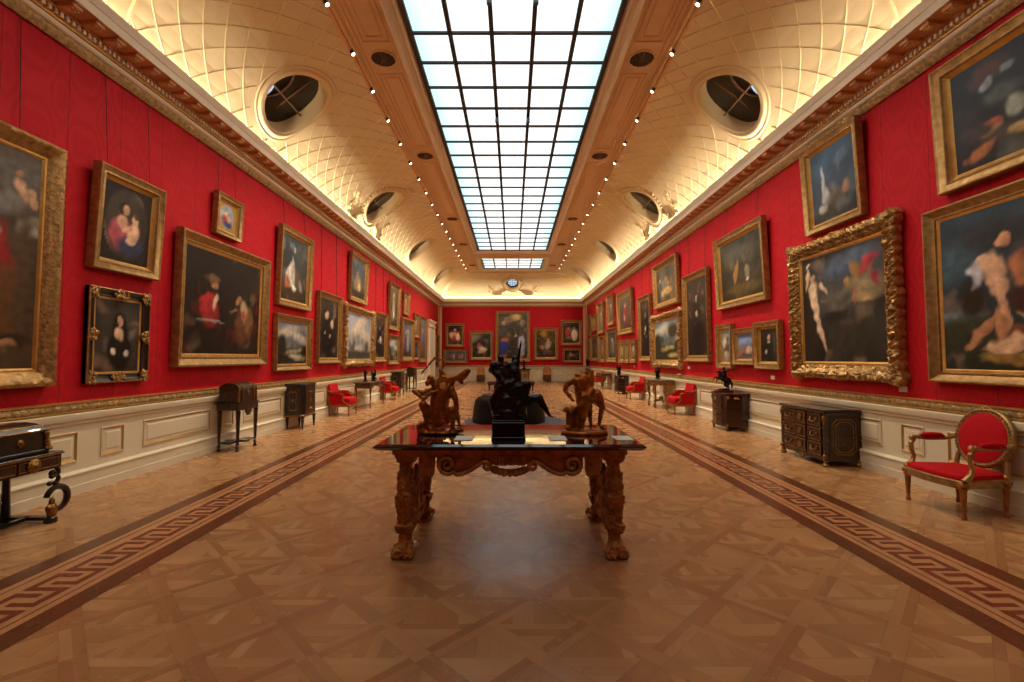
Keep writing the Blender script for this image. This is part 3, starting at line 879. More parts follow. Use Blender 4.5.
UPPER = {'L': [(5.15, 6.17), (7.3, 8.03), (9.3, 10.82), (13.4, 15.1), (17.6, 19.4), (20.1, 21.3), (22.3, 23.5)],
         'R': [(2.9, 5.08), (6.18, 7.4), (8.57, 10.65), (13.1, 15.4), (18.2, 20.7), (21.6, 23.1)]}
def HASABOVE(side, a0, a1, z0):
    return any(b0 < max(a0, a1) and b1 > min(a0, a1) for b0, b1 in UPPER[side])
def picture(side, a0, a1, z0, z1, fw, style, bg, blobs, label, tilt=1.2, wires=True, group=None, oval=None, res=None, depth=None, kind='framed_painting', cat='painting'):
    w, h = abs(a1-a0), z1-z0; ctr = (a0+a1)/2
    depth = depth or min(.13, .05+fw*.35)
    loc, rz, dist = {'L': ((-HW, ctr, z0), LEFT, ctr), 'R': ((HW, ctr, z0), RIGHT, ctr), 'F': ((ctr, YEND, z0), 0, YEND)}[side]
    loc = Vector(loc)
    grp = group or {'L': 'paintings on the left wall', 'R': 'paintings on the right wall', 'F': 'paintings on the far wall'}[side]
    t = thing(kind, label, cat, loc, rz, grp, math.radians(tilt))
    mb, mat = frame_mesh(w, h, fw, depth, style)
    for i, p in enumerate(mb.v): mb.v[i] = (p[0], p[1]-.004, p[2])
    mats = [mat, 'giltbright']
    if style == 'ebony': mats = ['ebony', 'giltbright']
    f = mb.build('frame', mats, t, smooth=True)
    if style == 'ebony':
        # clasps of carved gilt on the dark frame
        for (x, z, rx_, rz_) in ([(sx*(w/2-fw*.5), fw*.5+(h-fw)*k, fw*.42, fw*.5) for sx in (-1, 1) for k in (0, .5, 1)]+[(0, fw*.45, .1, fw*.34), (0, h-fw*.45, .1, fw*.34)]):
            o = MB(); o.ell((x, -depth*.9, z), (rx_*1.1, .014, rz_*1.1), 10, 6)
            for j in range(22):
                o.ell((x+rx_*.95*random.uniform(-1, 1), -depth*.92-random.uniform(0, .02), z+rz_*random.uniform(-1, 1)), (random.uniform(.012, .024), .014, random.uniform(.015, .03)), 7, 5)
            o.build('gilt_clasp', 'giltcarved', f, smooth=True)
        o = MB()
        o.loft([[(-w/2+i, y, i), (w/2-i, y, i), (w/2-i, y, h-i), (-w/2+i, y, h-i)] for i, y in ((0, -.01), (0, -depth-.006), (.012, -depth-.012), (.02, -depth*.95))])
        o.build('gilt_edge', 'gilt', f)
    res = res or max(.018, dist*.0035)
    cw, ch = w-2*fw+.02, h-2*fw+.02
    nx, ny, col = paint_values(cw, ch, bg, blobs, int(abs(a0*100+z0*7)), res)
    if oval:
        # spandrels of a painted oval surround
        U, V = np.meshgrid(np.linspace(-1, 1, nx+1), np.linspace(-1, 1, ny+1))
        m = ((U/.92)**2+(V/.94)**2 > 1)[..., None]
        col = np.where(m, np.array(lin(oval)), col)
    vs = [(-cw/2+cw*i/nx, -depth*.2-.006, fw-.01+ch*j/ny) for j in range(ny+1) for i in range(nx+1)]
    fs = [(j*(nx+1)+i, j*(nx+1)+i+1, (j+1)*(nx+1)+i+1, (j+1)*(nx+1)+i) for j in range(ny) for i in range(nx)]
    me = bpy.data.meshes.new('canvas'); me.from_pydata(vs, [], fs); me.update()
    at = me.attributes.new('paint', 'FLOAT_COLOR', 'POINT')
    at.data.foreach_set('color', np.concatenate([col, np.ones(col.shape[:2]+(1,))], 2).ravel())
    me.materials.append(M['paint'])
    c = bpy.data.objects.new('canvas', me); COL.objects.link(c); c.parent = t
    if wires and dist < 22 and side != 'F' and z0 > 2.2 or (wires and dist < 22 and side != 'F' and not HASABOVE(side, a0, a1, z0)):
        ww = MB()
        for sx in (-1, 1):
            x = sx*min(w*.32, w/2-.1)
            y1 = (4.87-z0)*math.sin(math.radians(tilt))
            ww.tube([(x, -.01, h-.02), (x, -.012+y1*.98, 4.87-z0)], .004 if dist < 9 else .006, 5)
        ww.build('hanging_wire', 'black', t)
    return t

SK = 'c49a7c'; SKD = '9c7050'
def portrait(u=.5, robe='14100e', face=SK, sc=1.0, collar='b8b0a0', lean=0):
    return [(u, .38, .30*sc, .36, lean, robe), (u, .30, .36*sc, .26, 0, robe), (u, .62, .16*sc, .10, 0, robe), (u, .71, .035*sc, .022, 0, collar, .3),
            (u, .76, .048*sc, .05, 0, face, .2), (u, .80, .055*sc, .025, 0, '20140e', .3), (u-.12*sc, .42, .035, .022, 20, face, .3), (u+.14*sc, .36, .035, .02, 0, face, .3)]
def landscape(sky='8e93a0', cloud='c8b8a0', land='2c2a1c', lit='8a7a50'):
    return [(.3, .75, .4, .12, 10, cloud, .6), (.75, .62, .3, .10, -12, cloud, .6), (.5, .14, .75, .22, 3, land), (.12, .42, .16, .28, 8, land), (.6, .30, .3, .05, 5, lit, .5), (.75, .12, .2, .05, 0, lit, .6), (.9, .34, .1, .12, 0, land, .4)]

P = picture
# left wall
P('L', 2.62, 4.80, 1.21, 3.70, .19, 'carved', ('4a3c2e', '3c2c1c'),
  [(.9, .86, .2, .12, 0, '5a5650', .6), (.99, .66, .09, .05, 0, '8c8678', .5), (.80, .74, .12, .05, 10, '77736a', .5), (.90, .82, .035, .05, 20, SK, .3), (.885, .90, .02, .02, 0, SKD, .3), (.96, .79, .02, .035, 10, SK, .3),
   (.80, .45, .09, .20, 8, '8e1418', .25), (.83, .30, .11, .18, -5, '5c3a1c', .3), (.76, .58, .05, .06, 0, 'b0a898', .3), (.5, .45, .16, .30, 0, '4c3024', .6), (.94, .40, .05, .33, 0, '4a3824', .4), (.89, .12, .09, .03, 0, '2a1c10', .4), (.86, .10, .04, .02, 0, SKD, .3)],
  'largest gilt-framed canvas at the left edge, red-robed figure under clouds', tilt=.8)
P('L', 5.17, 6.16, 2.54, 3.76, .15, 'deep', ('2c2622', '1c1614'),
  [(.5, .5, .42, .46, 0, '3c342c', .1), (.42, .36, .26, .20, 15, 'a8505a', .25), (.62, .22, .28, .14, -5, '2a3450', .3), (.40, .70, .10, .085, 0, '2c1a12', .2), (.45, .68, .075, .07, 0, 'd8ac8c', .15), (.40, .52, .10, .08, 25, 'd4a488', .3),
   (.64, .42, .12, .16, -15, 'dcb494', .2), (.68, .60, .07, .06, 0, 'dcb494', .15), (.70, .645, .06, .03, 0, '5c3a24', .2), (.60, .30, .10, .05, 10, 'd8b090', .3), (.52, .46, .12, .04, 30, 'd4a488', .3)],
  'deep gilt frame with seated woman in pink holding a child, above the black-framed portrait', tilt=3, oval='231e1b')
P('L', 5.18, 6.06, 1.21, 2.33, .13, 'ebony', ('3a352e', '2c241e'),
  [(.55, .30, .28, .30, 0, '0c0a0a', .2), (.55, .62, .16, .20, 0, '0c0a0a', .2), (.56, .70, .065, .07, 0, SK, .15), (.54, .52, .09, .10, 10, 'c4a488', .25), (.42, .26, .05, .04, 20, 'cfc4b0', .3), (.72, .24, .05, .04, 0, 'b8aa98', .3), (.52, .40, .05, .05, 0, '1c1612', .3)],
  'black frame with gilt clasps around a portrait of a woman in black', tilt=.5, depth=.055)
P('L', 7.31, 8.02, 3.52, 4.21, .12, 'deep', ('b0904e', '9c7c3c'),
  [(.5, .5, .36, .42, 0, '8e9aa8', .12), (.5, .38, .26, .22, 0, 'a03c3c', .25), (.56, .26, .2, .13, 0, '2c3c6c', .3), (.46, .62, .10, .09, 0, 'd8ac8c', .2), (.60, .46, .10, .12, 0, 'dcb494', .2)],
  'small bright oval picture in gilt frame, high above the big dark canvas', tilt=3, oval='a8823c')
P('L', 6.50, 8.88, 1.37, 3.38, .20, 'plain', ('161110', '120d0c'),
  [(.30, .42, .10, .16, 0, '8c1c20', .25), (.27, .50, .10, .08, 0, 'a02828', .3), (.36, .52, .02, .08, 0, 'c0a890', .3), (.34, .68, .035, .045, 0, SKD, .2), (.34, .75, .05, .045, 0, '6a5038', .3), (.60, .47, .05, .015, 15, SKD, .4),
   (.30, .33, .16, .012, 0, '8a8478', .4), (.72, .30, .08, .2, 5, '5c3820', .4), (.76, .45, .055, .11, 10, 'a08868', .35), (.68, .57, .035, .04, 0, SKD, .25), (.84, .34, .05, .18, 0, '6c4a28', .4), (.88, .62, .04, .06, 0, '5a4630', .4), (.74, .42, .03, .05, 0, 'a03c28', .4)],
  'large dark gilt-framed canvas on left wall, man in red coat facing a group', tilt=1.2)
P('L', 9.31, 10.81, 2.60, 4.27, .16, 'deep', ('2c3a40', '241c16'),
  [(.36, .34, .16, .26, -8, 'c8beb0', .25), (.42, .55, .06, .14, 0, 'b4aca4', .3), (.26, .24, .09, .12, 0, 'a0603c', .3), (.5, .12, .5, .08, 0, '3a2a1c', .4), (.48, .82, .03, .06, 20, 'b8c0c0', .4), (.62, .36, .08, .14, 0, '5c4630', .4), (.76, .26, .06, .1, 20, '8a8478', .4), (.5, .2, .08, .05, 0, 'e0dccc', .3)],
  'gilt-framed still life with a white hanging bird, above the small landscape on left wall', tilt=2)
P('L', 9.27, 10.90, 1.23, 2.42, .15, 'plain', ('6c7078', '2a2820'), landscape(cloud='a8a090', land='1c1a14', lit='8c8060')+[(.6, .18, .2, .05, 0, 'a8a08c', .5)],
  'gilt-framed cloudy landscape hanging below the white bird still life', tilt=.5)
P('L', 11.28, 12.81, 1.36, 3.18, .15, 'plain', ('2a201a', '1c1410'), portrait(.42, '0e0b0b', 'd0b090', .9, 'b8a898')+[(.66, .58, .08, .07, 20, 'c0a890', .3), (.36, .70, .07, .05, 0, 'b89c88', .3)],
  'tall gilt-framed portrait in black, between the cloudy landscape and the ornate-framed seascape', tilt=.6)
P('L', 13.42, 15.0, 3.22, 4.68, .15, 'deep', ('4a5864', '3a2c20'),
  [(.5, .38, .24, .2, 0, '8a6c48', .4), (.6, .30, .1, .1, 0, 'c8a878', .4), (.45, .55, .1, .12, 0, '7c7468', .4), (.5, .12, .5, .08, 0, '2a2018', .4), (.55, .46, .05, .06, 0, 'b8a890', .4)],
  'gilt-framed still life with blue-grey ground, high above the ornate-framed seascape', tilt=2)
P('L', 13.05, 15.75, 1.27, 3.05, .20, 'ornate', ('8c94a4', '8a8478'),
  [(.5, .75, .3, .14, 20, 'c4b49c', .6), (.7, .55, .25, .12, -15, 'b4a890', .6), (.5, .10, .7, .10, 0, '3a3a34', .4), (.24, .32, .10, .18, 0, '54504c', .4), (.22, .42, .06, .10, 0, 'a09484', .4), (.82, .26, .09, .16, 0, '4c4640', .4), (.5, .24, .14, .06, 0, 'a8a090', .5), (.35, .6, .02, .1, 0, 'd8c8a8', .5)],
  'ornate scrolled gilt frame with a pale seascape of ships under a cloudy sky', tilt=.8)
P('L', 15.89, 17.43, 1.36, 3.13, .17, 'plain', ('241c18', '181210'), portrait(.5, '100c0c', 'd0b090', .8, 'c8c0b0')+[(.6, .45, .10, .09, 10, 'b0a494', .4)],
  'narrow gilt-framed portrait immediately right of the ornate-framed seascape', tilt=.6)
P('L', 17.68, 19.32, 2.62, 4.48, .18, 'plain', ('504838', '342a20'), [(.5, .45, .12, .28, 0, 'a09078', .3), (.5, .8, .07, .06, 0, SK, .3), (.3, .3, .15, .1, 0, '7c5434', .4), (.55, .3, .08, .1, 0, 'd0c4b0', .4), (.75, .15, .2, .08, 0, '4a3c28', .4)],
  'tall gilt-framed standing figure in pale dress, upper row of left wall', tilt=1.5)
P('L', 17.73, 19.38, 1.24, 2.43, .16, 'plain', ('6c7074', '2c2c26'), landscape(cloud='a8a090'), 'small grey landscape in gilt frame, below the standing figure in pale dress', tilt=.5)
P('L', 20.1, 21.3, 3.43, 4.45, .14, 'plain', ('6a4c34', '54382a'), [(.5, .4, .28, .28, 0, '9c5c44', .4), (.5, .68, .13, .1, 0, SK, .3)], 'small reddish picture in gilt frame, highest and farthest of left wall upper row', tilt=1.5)
P('L', 19.8, 22.1, 1.34, 3.28, .22, 'carved', ('5c6068', '3c3428'), [(.4, .4, .14, .28, 0, '5c3430', .4), (.62, .42, .14, .3, 0, '7c8490', .4), (.4, .74, .06, .05, 0, SK, .3), (.62, .76, .06, .05, 0, SK, .3), (.5, .1, .5, .08, 0, '342818', .4)],
  'wide gilt-framed figure group right of the small grey landscape, left wall', tilt=.6)
P('L', 22.32, 23.5, 2.52, 3.70, .14, 'plain', ('5c4c38', '3c3024'), [(.5, .45, .25, .3, 0, '8c7454', .4), (.5, .7, .12, .1, 0, SK, .3)], 'small gilt-framed picture above a tiny dark one, near the white doorcase', tilt=1)
P('L', 22.37, 23.5, 1.42, 2.35, .10, 'plain', ('20242c', '181818'), [(.5, .45, .3, .3, 0, '3a4450', .5)], 'tiny dark blue picture, lower of the stacked pair near the white doorcase', tilt=.5)
P('L', 23.6, 25.5, 1.28, 3.69, .2, 'plain', ('5c5c64', '3c3430'), [(.5, .4, .22, .3, 0, '6c3c48', .4), (.5, .72, .10, .06, 0, SK, .3), (.4, .55, .15, .1, 0, '5868a0', .4)], 'tall gilt-framed canvas directly left of the white doorcase', tilt=.6)
P('L', 28.45, 29.9, 1.25, 2.97, .18, 'plain', ('3c3428', '2c241c'), [(.5, .4, .3, .3, 0, '6c5438', .4), (.5, .72, .1, .08, 0, SK, .3)], 'gilt-framed picture between the white doorcase and the far corner', tilt=.6)
# right wall
P('R', 5.07, 2.9, 3.31, 4.70, .17, 'deep', ('1e2c3c', '16181c'),
  [(.22, .74, .035, .045, 20, '8c9498', .4), (.30, .80, .03, .04, -10, '6c7880', .4), (.27, .58, .09, .07, 0, '4c5454', .5), (.20, .36, .05, .05, 0, 'a8503c', .25), (.205, .30, .055, .045, 0, '94784c', .25), (.34, .42, .05, .09, 10, '8c9484', .35), (.27, .22, .12, .07, 0, '3c342c', .4), (.14, .14, .08, .05, 25, 'a0623c', .35), (.38, .20, .07, .05, 0, 'a48c58', .4), (.12, .34, .08, .08, 0, '3a3238', .4), (.06, .52, .08, .12, 0, '2c3038', .5), (.7, .4, .2, .2, 0, '5c5040', .5), (.6, .7, .1, .1, 0, '6c7880', .5)],
  'top right gilt frame with dark flower and fruit piece, cut off by the photo edge', tilt=2.5)
P('R', 5.27, 2.9, 1.23, 3.17, .15, 'plain', ('2c4454', '1e2418'),
  [(.08, .7, .14, .12, 20, '3c5664', .5), (.3, .82, .2, .1, 0, '2a3034', .5), (.06, .33, .12, .05, 0, '6c8088', .5), (.12, .22, .2, .12, -10, '2c3020', .4), (.14, .45, .06, .12, 0, '241c14', .4),
   (.262, .63, .05, .10, -10, 'd0a888', .25), (.275, .51, .045, .07, 10, 'cca284', .25), (.30, .42, .026, .10, 6, 'c89c7c', .25), (.315, .30, .018, .08, 4, 'c0906c', .3), (.20, .66, .045, .035, 20, 'd8b498', .25), (.18, .60, .035, .08, 0, 'b8b8c0', .35), (.32, .78, .028, .035, 0, 'c49070', .2), (.40, .60, .075, .10, 20, 'a86c48', .25), (.42, .69, .03, .03, 0, '7c4c30', .25), (.52, .62, .10, .03, -20, 'ac7450', .25), (.28, .28, .03, .10, 15, 'b07c58', .3), (.20, .24, .11, .03, 50, 'ac7854', .3),
   (.36, .21, .05, .04, 0, '6c4028', .3), (.32, .15, .11, .05, 10, 'd0a884', .25), (.44, .27, .09, .03, -35, 'cca07c', .25), (.34, .07, .14, .03, 0, '8c6c34', .3), (.52, .13, .06, .06, 20, 'c0946c', .3), (.40, .42, .07, .09, 0, '3a1c14', .4)],
  'lower right big gilt-framed canvas with pale tumbling nudes, cut off by the photo edge', tilt=.6)
P('R', 7.80, 5.66, 1.21, 3.33, .24, 'ornate', ('3a3c3e', '1e1a14'),
  [(.62, .86, .3, .10, 10, '4c5c74', .6), (.80, .62, .2, .10, 0, '8c7c5c', .55), (.72, .54, .14, .03, 0, 'b09464', .6), (.5, .55, .2, .12, 0, '54524a', .6), (.45, .40, .16, .06, 5, '1c1a16', .4), (.68, .22, .35, .15, 0, '2c2a22', .5), (.08, .5, .12, .4, 0, '221a12', .4),
   (.16, .66, .055, .10, 0, 'd0b898', .3), (.15, .80, .032, .04, 0, 'b08c70', .25), (.175, .56, .045, .10, 0, 'd0b494', .3), (.20, .46, .052, .09, 5, 'd0b494', .3), (.225, .34, .036, .12, 10, 'ccb090', .3), (.26, .22, .026, .10, 12, 'c8aa8a', .3), (.29, .12, .02, .05, 10, 'c0a080', .3), (.085, .80, .025, .10, -10, 'ccae8e', .3), (.10, .93, .05, .015, 25, 'd0b090', .3), (.29, .68, .07, .015, -35, 'd4b494', .3),
   (.70, .78, .05, .09, 25, '8c6c3c', .3), (.84, .82, .12, .05, 25, 'a83440', .3), (.92, .68, .04, .08, 30, '8c2c38', .4), (.60, .70, .04, .04, 0, 'a8804c', .4), (.68, .56, .018, .08, 5, '9c5c40', .35)],
  'ornately carved gilt frame with pale standing nude at left and flying red cloth', tilt=.8)
P('R', 7.40, 6.18, 3.46, 4.83, .15, 'deep', ('3c5a78', '2c3034'),
  [(.28, .56, .035, .22, -4, 'b8c0c0', .3), (.32, .34, .08, .12, 0, 'a8b0b0', .35), (.6, .30, .25, .10, 10, '5c5040', .45), (.4, .12, .35, .08, 0, '3c3428', .4), (.78, .36, .08, .07, 0, '8c6c54', .4), (.25, .18, .08, .06, 0, 'a0a098', .4), (.7, .78, .15, .08, 20, '5a7490', .6), (.7, .16, .15, .07, 0, '54585c', .5)],
  'gilt-framed blue-ground still life with white hanging bird, above the ornately carved frame', tilt=3)
P('R', 10.65, 8.57, 2.60, 4.20, .18, 'deep', ('3c3a34', '2c2416'),
  [(.5, .75, .35, .14, 0, '4c4e48', .5), (.38, .42, .06, .16, -20, '9c743c', .3), (.44, .56, .02, .06, 0, '9c743c', .3), (.66, .40, .045, .12, 0, '847c6c', .3), (.66, .30, .03, .03, 0, 'c8c4b4', .3), (.55, .16, .4, .08, 0, '5c4c28', .4), (.3, .6, .06, .1, 0, '5c5a4c', .4), (.75, .65, .07, .1, 0, '4c4838', .4), (.6, .62, .05, .06, 0, '6c6048', .4)],
  'gilt-framed hunting still life hanging above the three small pictures', tilt=2.5)
P('R', 10.75, 10.0, 1.27, 2.26, .15, 'deep', ('8c9088', '6c5c40'), [(.4, .6, .25, .2, 30, 'b8b098', .3), (.6, .42, .2, .2, 0, '4c4c3c', .3), (.5, .25, .25, .1, 0, 'a89878', .3), (.35, .4, .1, .08, 0, '8c3c2c', .3), (.65, .72, .1, .08, 0, '3c3c30', .3)],
  'narrow upright picture in deep gilt frame, left of three hanging side by side', tilt=.5)
P('R', 9.96, 9.08, 1.36, 2.12, .13, 'deep', ('6c7ca4', '5c4c3c'), [(.5, .72, .5, .14, 0, '7c90b8', .5), (.3, .3, .3, .14, 15, '8c5c4c', .4), (.7, .35, .2, .16, 0, 'b8a08c', .4), (.6, .15, .4, .06, 0, '4c3c2c', .4)],
  'landscape-shaped small blue picture, middle of three hanging side by side', tilt=.5)
P('R', 9.06, 8.2, 1.29, 2.19, .15, 'deep', ('2c241e', '1c1612'), [(.5, .3, .34, .32, 0, '0e0c0c', .2), (.5, .56, .16, .12, 0, '0e0c0c', .2), (.48, .74, .09, .085, 0, SK, .15), (.48, .60, .08, .04, 0, 'b8b4a8', .25), (.3, .3, .07, .05, 0, 'b8a894', .3), (.8, .5, .05, .3, 0, '3c4a3c', .5)],
  'small portrait of a man in black, right of three hanging side by side', tilt=.5)
P('R', 12.77, 11.15, 1.40, 3.74, .17, 'plain', ('2c241c', '1e1812'), portrait(.48, '120e0e', SK, .8, 'c0b8a8')+[(.48, .25, .24, .24, 0, '120e0e'), (.5, .55, .05, .04, 20, 'b8a894', .3)],
  'tall gilt-framed full-length portrait in black, left of the hunting still life', tilt=.8)
P('R', 15.4, 13.16, 3.09, 4.55, .2, 'carved', ('504c44', '4c3c24'), [(.35, .5, .05, .13, 10, '5c7c8c', .35), (.55, .3, .2, .1, 0, 'b89458', .4), (.3, .25, .06, .08, 0, 'c0b090', .35), (.5, .6, .1, .1, 0, '8c6c4c', .4), (.75, .55, .08, .14, 0, '6c5438', .4), (.2, .65, .05, .06, 0, SK, .3), (.6, .5, .05, .06, 0, 'a08468', .3)],
  'gilt-framed figure scene hanging directly above the scrolled-frame landscape, right wall', tilt=2)
P('R', 15.7, 13.02, 1.23, 2.90, .22, 'ornate', ('7c8690', '403c28'), landscape(cloud='b8b4a4', land='2c2c1c', lit='a89458')+[(.75, .7, .2, .2, 0, '343424', .4), (.3, .5, .08, .1, 0, '3c4434', .4)],
  'scrolled ornate gilt frame with a landscape, beside the tall full-length portrait', tilt=.6)
P('R', 17.37, 15.85, 1.39, 3.75, .18, 'plain', ('241e1a', '1a1412'), portrait(.5, '0e0c0c', 'd0b494', .8, 'c0b8a8')+[(.5, .5, .06, .05, 0, 'b8a894', .3)],
  'tall portrait in black left of the scrolled-frame landscape, right wall', tilt=.8)
P('R', 20.7, 18.2, 2.5, 4.34, .26, 'plain', ('4c443c', '3c2c24'), [(.5, .42, .18, .3, 0, '7c2c2c', .35), (.48, .74, .07, .06, 0, SK, .3), (.7, .3, .1, .2, 0, '5c4838', .4), (.4, .35, .06, .1, 0, 'b09c80', .4)],
  'large gilt-framed portrait in red above three tiny pictures, right wall', tilt=1.5)
P('R', 20.67, 19.75, 1.29, 2.27, .16, 'deep', ('6c6848', '5c5438'), [(.5, .5, .25, .25, 0, 'a09868', .4)], 'tiny gilt-framed picture, left of three under the portrait in red', tilt=.5)
P('R', 19.68, 18.9, 1.29, 2.25, .15, 'deep', ('586050', '4c4c3c'), [(.5, .5, .25, .25, 0, '7c8060', .4)], 'tiny gilt-framed picture, middle of three under the portrait in red', tilt=.5)
P('R', 18.8, 17.85, 1.31, 2.23, .15, 'deep', ('5c5c4c', '54443c'), [(.5, .5, .22, .28, 0, '9c8c74', .4), (.4, .4, .1, .1, 0, '8c3c30', .4)], 'tiny gilt-framed picture, right of three under the portrait in red', tilt=.5)
P('R', 23.1, 21.6, 3.09, 4.57, .2, 'plain', ('44403a', '34302a'), [(.5, .45, .2, .3, 0, '6c6454', .4), (.5, .7, .09, .08, 0, SK, .3)], 'upright gilt-framed picture in upper row, just left of the portrait in red', tilt=1.5)
P('R', 23.35, 21.08, 1.30, 2.94, .22, 'plain', ('3c3834', '2c2420'), [(.4, .4, .16, .26, 0, '5c4434', .4), (.62, .42, .12, .28, 0, '6c6c5c', .4), (.5, .7, .08, .07, 0, SK, .3)], 'broad dark picture in lower row, left of the three tiny pictures', tilt=.5)
P('R', 25.65, 24.0, 2.81, 4.48, .2, 'plain', ('5c5444', '443c30'), [(.5, .45, .2, .3, 0, '7c6c50', .4), (.5, .7, .09, .08, 0, SK, .3)], 'tall gilt-framed picture, second from the left in the right wall upper row seen from corner', tilt=1.2)
P('R', 25.35, 23.87, 1.27, 2.65, .18, 'plain', ('544c3c', '3c3428'), [(.5, .45, .25, .3, 0, '847050', .4)], 'narrow gilt-framed picture between two broad dark ones, lower row of right wall', tilt=.5)
P('R', 27.55, 26.2, 3.07, 4.02, .16, 'plain', ('7c6c48', '5c4c34'), [(.5, .5, .25, .28, 0, 'a08c5c', .4)], 'small bright gilt-framed picture high near the far right corner', tilt=1)
P('R', 27.95, 25.65, 1.33, 2.85, .2, 'plain', ('38342e', '282420'), [(.4, .45, .2, .26, 0, '4c4438', .4), (.65, .42, .12, .28, 0, '5c5044', .4)], 'broad dark picture lowest near the far right corner', tilt=.5)
P('R', 29.1, 28.1, 2.88, 4.17, .16, 'plain', ('4c4434', '3c3428'), [(.5, .5, .25, .28, 0, '6c5c40', .4)], 'upper of two narrow pictures in the far right corner, right wall', tilt=1)
P('R', 29.4, 28.3, 1.35, 2.70, .16, 'plain', ('443c30', '342c24'), [(.5, .5, .25, .28, 0, '5c4c38', .4)], 'lower of two narrow pictures in the far right corner, right wall', tilt=.5)
# far wall
P('F', -4.37, -3.16, 2.22, 3.77, .16, 'plain', ('20181a', '1c1614'), [(.5, .4, .32, .3, 0, 'b83c34', .3), (.5, .78, .09, .07, 0, 'd8b090', .2), (.25, .5, .13, .16, 0, 'd8b494', .25), (.72, .4, .15, .2, 0, 'e0c8a0', .25), (.5, .55, .14, .1, 0, 'd8a080', .25), (.5, .15, .35, .08, 0, '5c3c30', .4)],
  'upper left picture on the far wall, bright red and cream figure group', tilt=1, res=.05)
P('F', -4.54, -2.95, 1.17, 2.08, .15, 'plain', ('5c6468', '4c4438'), [(.15+.14*i, .45, .05, .28, 0, c, .3) for i, c in enumerate(('8c5c3c', '5c6c8c', 'b89c6c', '7c3c34', '8c8c7c', 'b07c44'))],
  'low wide picture on the far wall, row of small figures, left end', tilt=.5, res=.05)
P('F', -2.80, -1.25, 1.37, 3.27, .18, 'plain', ('343430', '16100e'), [(.15, .8, .3, .12, 30, '7c786c', .6), (.42, .42, .16, .1, 0, 'c08c78', .3), (.36, .52, .09, .07, 0, 'b8443c', .3), (.6, .33, .2, .1, 0, 'd0bc9c', .3), (.5, .24, .2, .06, 0, 'b09474', .4), (.8, .5, .1, .12, 0, '3c3428', .4)],
  'dark gilt-framed canvas on the far wall, immediately left of the tall blue-robed picture', tilt=.8, res=.05)
P('F', -1.10, 1.14, 1.27, 4.57, .20, 'deep', ('5c584c', '1e1a16'), [(.62, .92, .18, .07, 0, 'd0c080', .5), (.3, .85, .22, .07, 30, '8c8478', .4), (.2, .80, .07, .04, 0, SK, .3), (.36, .88, .06, .03, 0, SKD, .3), (.84, .8, .1, .06, 0, '9c8478', .4),
   (.2, .30, .13, .13, 0, '2c409c', .25), (.16, .18, .10, .10, 0, '28388c', .3), (.22, .42, .12, .05, 0, 'c06c3c', .25), (.28, .50, .045, .025, 0, '6c4c38', .25), (.22, .06, .08, .04, 0, '8c4c34', .3),
   (.80, .34, .12, .18, 0, 'a8b0c0', .25), (.82, .18, .09, .12, 0, '98a0b0', .3), (.77, .52, .045, .025, 0, '5c4434', .25), (.60, .52, .04, .03, 50, 'c0a484', .3), (.78, .04, .08, .03, 0, '8c5c44', .3)],
  'tallest picture in the middle of the far wall, blue-robed and grey-robed figures below a glow', tilt=.6, res=.05)
P('F', 1.38, 2.98, 1.38, 3.47, .18, 'plain', ('54401c', '1c1410'), [(.4, .85, .15, .12, 0, 'a07828', .5), (.62, .45, .14, .16, -20, 'a89484', .3), (.62, .64, .06, .045, 0, SK, .3), (.3, .35, .14, .08, 20, 'a07c68', .3), (.6, .2, .25, .08, 0, '5c4434', .4), (.2, .2, .1, .15, 0, '342418', .4)],
  'golden brown canvas on the far wall, immediately right of the tall blue-robed picture', tilt=.8, res=.05)
P('F', 3.15, 4.53, 2.32, 3.98, .17, 'plain', ('3c2c28', '2c201c'), [(.3, .5, .16, .2, 0, 'b83c30', .3), (.7, .4, .18, .28, 0, 'd8c8b4', .25), (.68, .74, .06, .05, 0, SK, .25), (.35, .72, .06, .05, 0, SK, .25), (.5, .6, .08, .08, 0, '6c7c9c', .3), (.35, .25, .2, .08, 0, '8c5c40', .4)],
  'upper right picture on the far wall, figures in red and white', tilt=1, res=.05)
P('F', 3.27, 4.50, 1.22, 2.14, .13, 'plain', ('241c18', '1a1412'), [(.5, .5, .2, .16, 0, '8c7058', .4), (.4, .6, .07, .08, 0, SK, .3), (.7, .4, .12, .1, 0, '5c4838', .4)],
  'small dark landscape-shaped picture on the far wall, right end under figures in red and white', tilt=.5, res=.05)

# little white number cards beneath the pictures
cl = [('R', 5.72, 1.08, 'small white label card under the ornately carved frame, right wall'), ('R', 8.58, 1.10, 'small white label card under the three small pictures, above the rail'), ('R', 12.65, 1.20, 'small white label card left of the near tub armchair, right wall'),
      ('R', 18.3, 1.13, 'small white label card beyond the second tub armchair, right wall')]
for sd, yy, zz, lb in cl:
    c_ = MB(); c_.box(-.06, .06, -.012, -.001, 0, .07, 0, .002)
    o = c_.build('label_card', 'card'); tag(o, lb, 'label card', 'wall label cards'); o.location = (HW, yy, zz); o.rotation_euler = (0, 0, RIGHT)
c_ = MB(); c_.box(-.14, .14, -.09, -.02, 0, .02, 0, .004); o = c_.build('label_board', 'card'); tag(o, 'white information card lying on the dado rail beside the gilt console table', 'label card'); o.location = (HW, 13.25, 1.022); o.rotation_euler = (0, 0, RIGHT)
